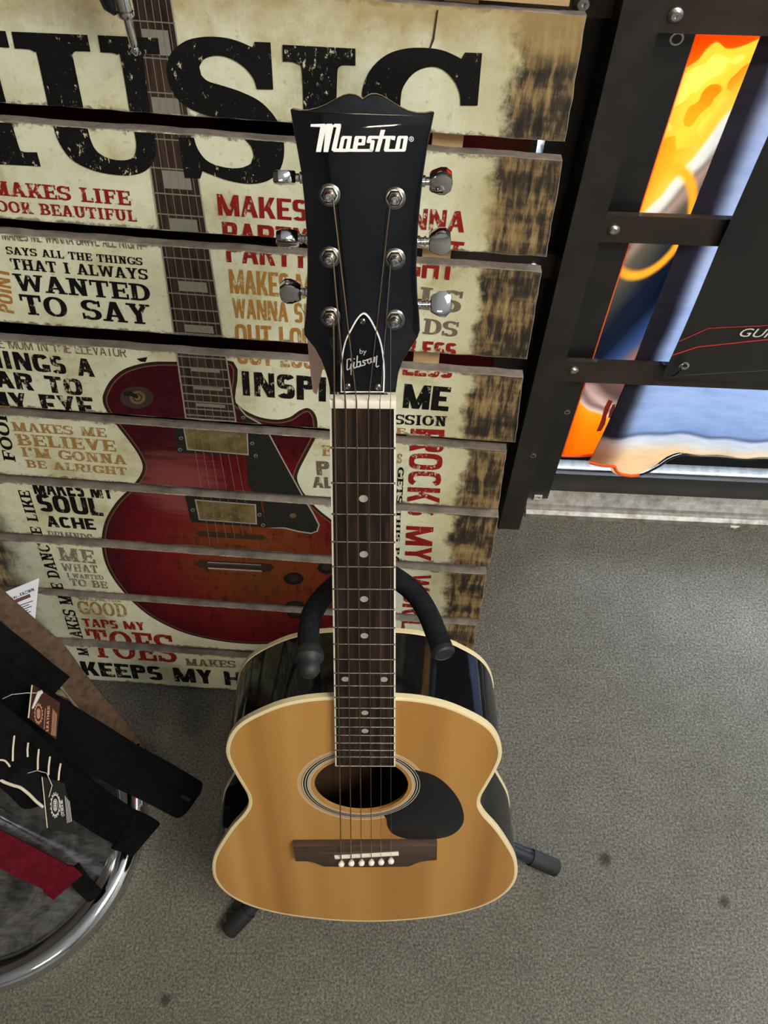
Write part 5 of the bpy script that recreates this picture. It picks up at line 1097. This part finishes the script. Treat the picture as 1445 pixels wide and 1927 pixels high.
# swing tags
def tagcard(name, label, quad, ref, up, matf, draw, th=.0004):
    pts = [over(*p, ref, up) for p in quad]; O_ = pts[0]; X = (pts[1] - pts[0]).normalized(); n_ = X.cross(pts[3] - pts[0]).normalized()
    if n_.dot(vv) < 0: n_ = -n_
    Y = n_.cross(X); F_ = Frame(O_, X, Y, n_); o = [(F_.loc(p).x, F_.loc(p).y) for p in pts]
    mb = MB(); mb.prism(o, -th, 0, matf); r = mb.build(name, mw=F_.mw, smooth=0); tag(r, label, 'tag')
    mp = lambda x, y: F_.px(x, y, .0002)
    mb = MB(); draw(mb, mp, o); mb.build('printed_lettering', r, smooth=0); return r, F_
def stripe(mb, mp, a, b_, w, mat):
    A_, B_ = mp(*a), mp(*b_); d = V3((B_[0] - A_[0], B_[1] - A_[1], 0)).normalized(); nn = V3((-d.y, d.x, 0)) * w / 2
    mb.flat([(A_[0] - nn.x, A_[1] - nn.y), (B_[0] - nn.x, B_[1] - nn.y), (B_[0] + nn.x, B_[1] + nn.y), (A_[0] + nn.x, A_[1] + nn.y)], .0002, mat)
def words(mb, mp, body, a, b_, c, mat):
    A_, B_, C_ = mp(*a), mp(*b_), mp(*c)
    for poly in text_polys(body, A_, B_, C_, 'bold'): mb.flat(poly, .0002, mat)
DCARD = lambda m: dull(m, .1)
WHITEC = pm('white_card', (.72, .74, .80), .6); BROWNC = pm('brown_card', (.040, .014, .008), .5); BLACKC = pm('black_card', (.010, .009, .008), .5)
BLK = pm('black_print', (.02, .02, .02), .6); BRN = pm('brown_print', (.10, .030, .020), .6); COP = pm('copper_print', (.42, .19, .10), .5); SLV = pm('pale_print', (.50, .50, .47), .5)
DCARD(BROWNC); DCARD(BLACKC)
def dw(mb, mp, o):
    words(mb, mp, 'LEATHER', (-14, 1143), (33, 1124.5), (-15, 1139), BLK); words(mb, mp, 'BROWN', (39, 1122), (65, 1111.5), (38, 1116), BLK); stripe(mb, mp, (34.5, 1122.5), (37, 1121.5), .0007, BLK)
    stripe(mb, mp, (-10, 1147), (57, 1120.5), .0042, BRN)
    for i in range(11):
        if i == 5: continue
        stripe(mb, mp, (22 + i * .8 + (i % 2), 1145 + i * 4.6), (62 - (i * 7) % 12, 1130.5 + i * 4.6 + (i * 2.4) % 4), .0010, BLK)
    for i in range(12): stripe(mb, mp, (-1 + i * 1.7, 1167 + i * 1.6), (-4 + i * 1.7, 1178 + i * 1.6), .0006 if i % 3 else .0011, BLK)
tagcard('swing_tag', 'white swing tag with black print and a brown bar behind the tan strap', [(-34, 1132), (73.5, 1088), (64, 1186), (-30, 1200)], P_[5], -.012, WHITEC, dw)
def gear(mb, mp, cx_, cy_, a, b_, mat):
    n = 32
    for r0, r1, every in ((1.0, 1.16, 2), (.86, .98, 1), (.48, .56, 1)):
        for i in range(0, n, every):
            q = [mp(cx_ + a * r * cos(2 * pi * j / n), cy_ + b_ * r * sin(2 * pi * j / n)) for r, j in ((r0, i), (r1, i), (r1, i + 1), (r0, i + 1))]; mb.flat(q, .0002, mat)
    for i in range(-2, 3): stripe(mb, mp, (cx_ - 2.4, cy_ + i * b_ * .17), (cx_ + 2.4, cy_ + i * b_ * .17 + .5), .0014, mat)
def db_(mb, mp, o):
    gear(mb, mp, 72.5, 1343, 7.2, 17.5, COP); words(mb, mp, 'LEATHER', (91, 1376), (94, 1328), (86.5, 1375), COP)
    for i in range(4): stripe(mb, mp, (97 + i * 2.4, 1383 + i * .8), (100 + i * 2.2, 1334 + i * 3), .0006, COP)
    stripe(mb, mp, (83, 1372), (85.5, 1333), .0006, COP)
r_, F1 = tagcard('swing_tag', 'brown swing tag with a copper gear emblem hanging from the black leather strap', [(53.5, 1351), (60.5, 1287), (113, 1323), (106, 1392)], P3[0], .075, BROWNC, db_)
mb = MB(); a = F1.px(60.3, 1289, .0006); b_ = F1.px(53.4, 1351, .0006); mb.tube([(a[0], a[1], .0006), (b_[0], b_[1], .0006)], .0007, CORD, 6); mb.build('card_edge', r_)
mb = MB(); mb.tube([F1.loc(over(*p, P3[0], u)) for p, u in (((61, 1333), .077), ((66, 1322), .079), ((74, 1304), .082), ((80, 1301), .082))], [.0010, .0016, .0026, .0020], pm('clear_fastener', (.60, .60, .58), .3), 8)
mb.tube([F1.loc(over(*p, P3[0], u)) for p, u in (((76, 1304), .081), ((50, 1304), .079), ((22, 1307), .074), ((5, 1315), .068))], .0004, pm('clear_fastener', (.60, .60, .58), .3), 6); mb.build('fastener', r_)
def dk_(mb, mp, o):
    gear(mb, mp, 104, 1515, 8.2, 21, SLV); words(mb, mp, 'SUEDE', (121, 1536), (117.5, 1505), (117, 1536), SLV)
    for i in range(4): stripe(mb, mp, (127 + i * 2.6, 1549 - i), (122.5 + i * 2.6, 1498 + i * 3), .0005, SLV)
    stripe(mb, mp, (115.6, 1534), (112, 1503), .0005, SLV)
r_, F2 = tagcard('swing_tag', 'black swing tag with a pale gear emblem hanging below the cream laced strap', [(89, 1558), (79, 1461), (121, 1474), (143, 1571)], P4[0], .034, BLACKC, dk_)
mb = MB(); a = F2.px(79, 1462, .0006); b_ = F2.px(89, 1558, .0006); c = F2.px(142, 1571, .0006); mb.tube([(a[0], a[1], .0004), (b_[0], b_[1], .0004)], .0005, CORD, 6); mb.build('card_edge', r_)
mb = MB(); mb.tube([F2.loc(over(*p, P4[0], u)) for p, u in (((92, 1500), .038), ((98, 1478), .040), ((88, 1455), .040), ((70, 1450), .038), ((52, 1455), .030))], .0004, pm('clear_fastener', (.60, .60, .58), .3), 6); mb.build('fastener', r_)

# ================================================================== audio cable plug hanging in front of the sign
JF = Frame(SO_ + SN_ * .030, SH_, SV_, SN_)
tipw = JF.w(*JF.px(257, 105, 0), 0); 
def jpt(x, y):                                     # on the sight line, nearest to the plumb line above the tip
    r = ray(x, y); rh = V3((r.x, r.y, 0)); t = V3((tipw.x, tipw.y, 0)).dot(rh) / rh.dot(rh); return CAM + r * t
ax = (jpt(233, 10) - tipw).normalized()
jk = thing('instrument_cable', 'hanging audio cable with a chrome jack plug in front of the big letters', 'cable', loc=tipw)
mb = MB(); mb.lathe([(0, 0), (.0012, .0004), (.0029, .0035), (.0030, .0050), (.0020, .0068), (.0030, .0080), (.0031, .0083), (.0031, .0128), (.0026, .0130), (.0026, .0136), (.0031, .0138), (.0031, .0300)], CHROME, (0, 0, 0), ax, 20); mb.build('plug', jk)
mb = MB(); mb.lathe([(.0031, .0298), (.0062, .0302), (.0066, .0315), (.0066, .0340), (.0054, .0350), (.0058, .0360), (.0070, .0365), (.0070, .060), (.0060, .070), (.004, .072)], CHROME, (0, 0, 0), ax, 20); mb.build('collar', jk)
o_ = V3((-.012, .002, .004))
mb = MB(); mb.tube([ax * .030 + o_ * .5, ax * .034 + o_ * .75, ax * .05 + o_, ax * .08 + o_, ax * .10 + o_ * .5], [.004, .0068, .0074, .0074, .006], SATINBLACK, 16); mb.build('grip', jk)
mb = MB(); mb.tube(crom([tuple(v) for v in (ax * .07, ax * .11, ax * .2 + V3((0, .01, .02)), ax * .32 + V3((-.02, .03, .06)), V3((-.03, .055, .50)))], 6, closed=False), .0032, SATINBLACK, 10); mb.build('cord', jk)
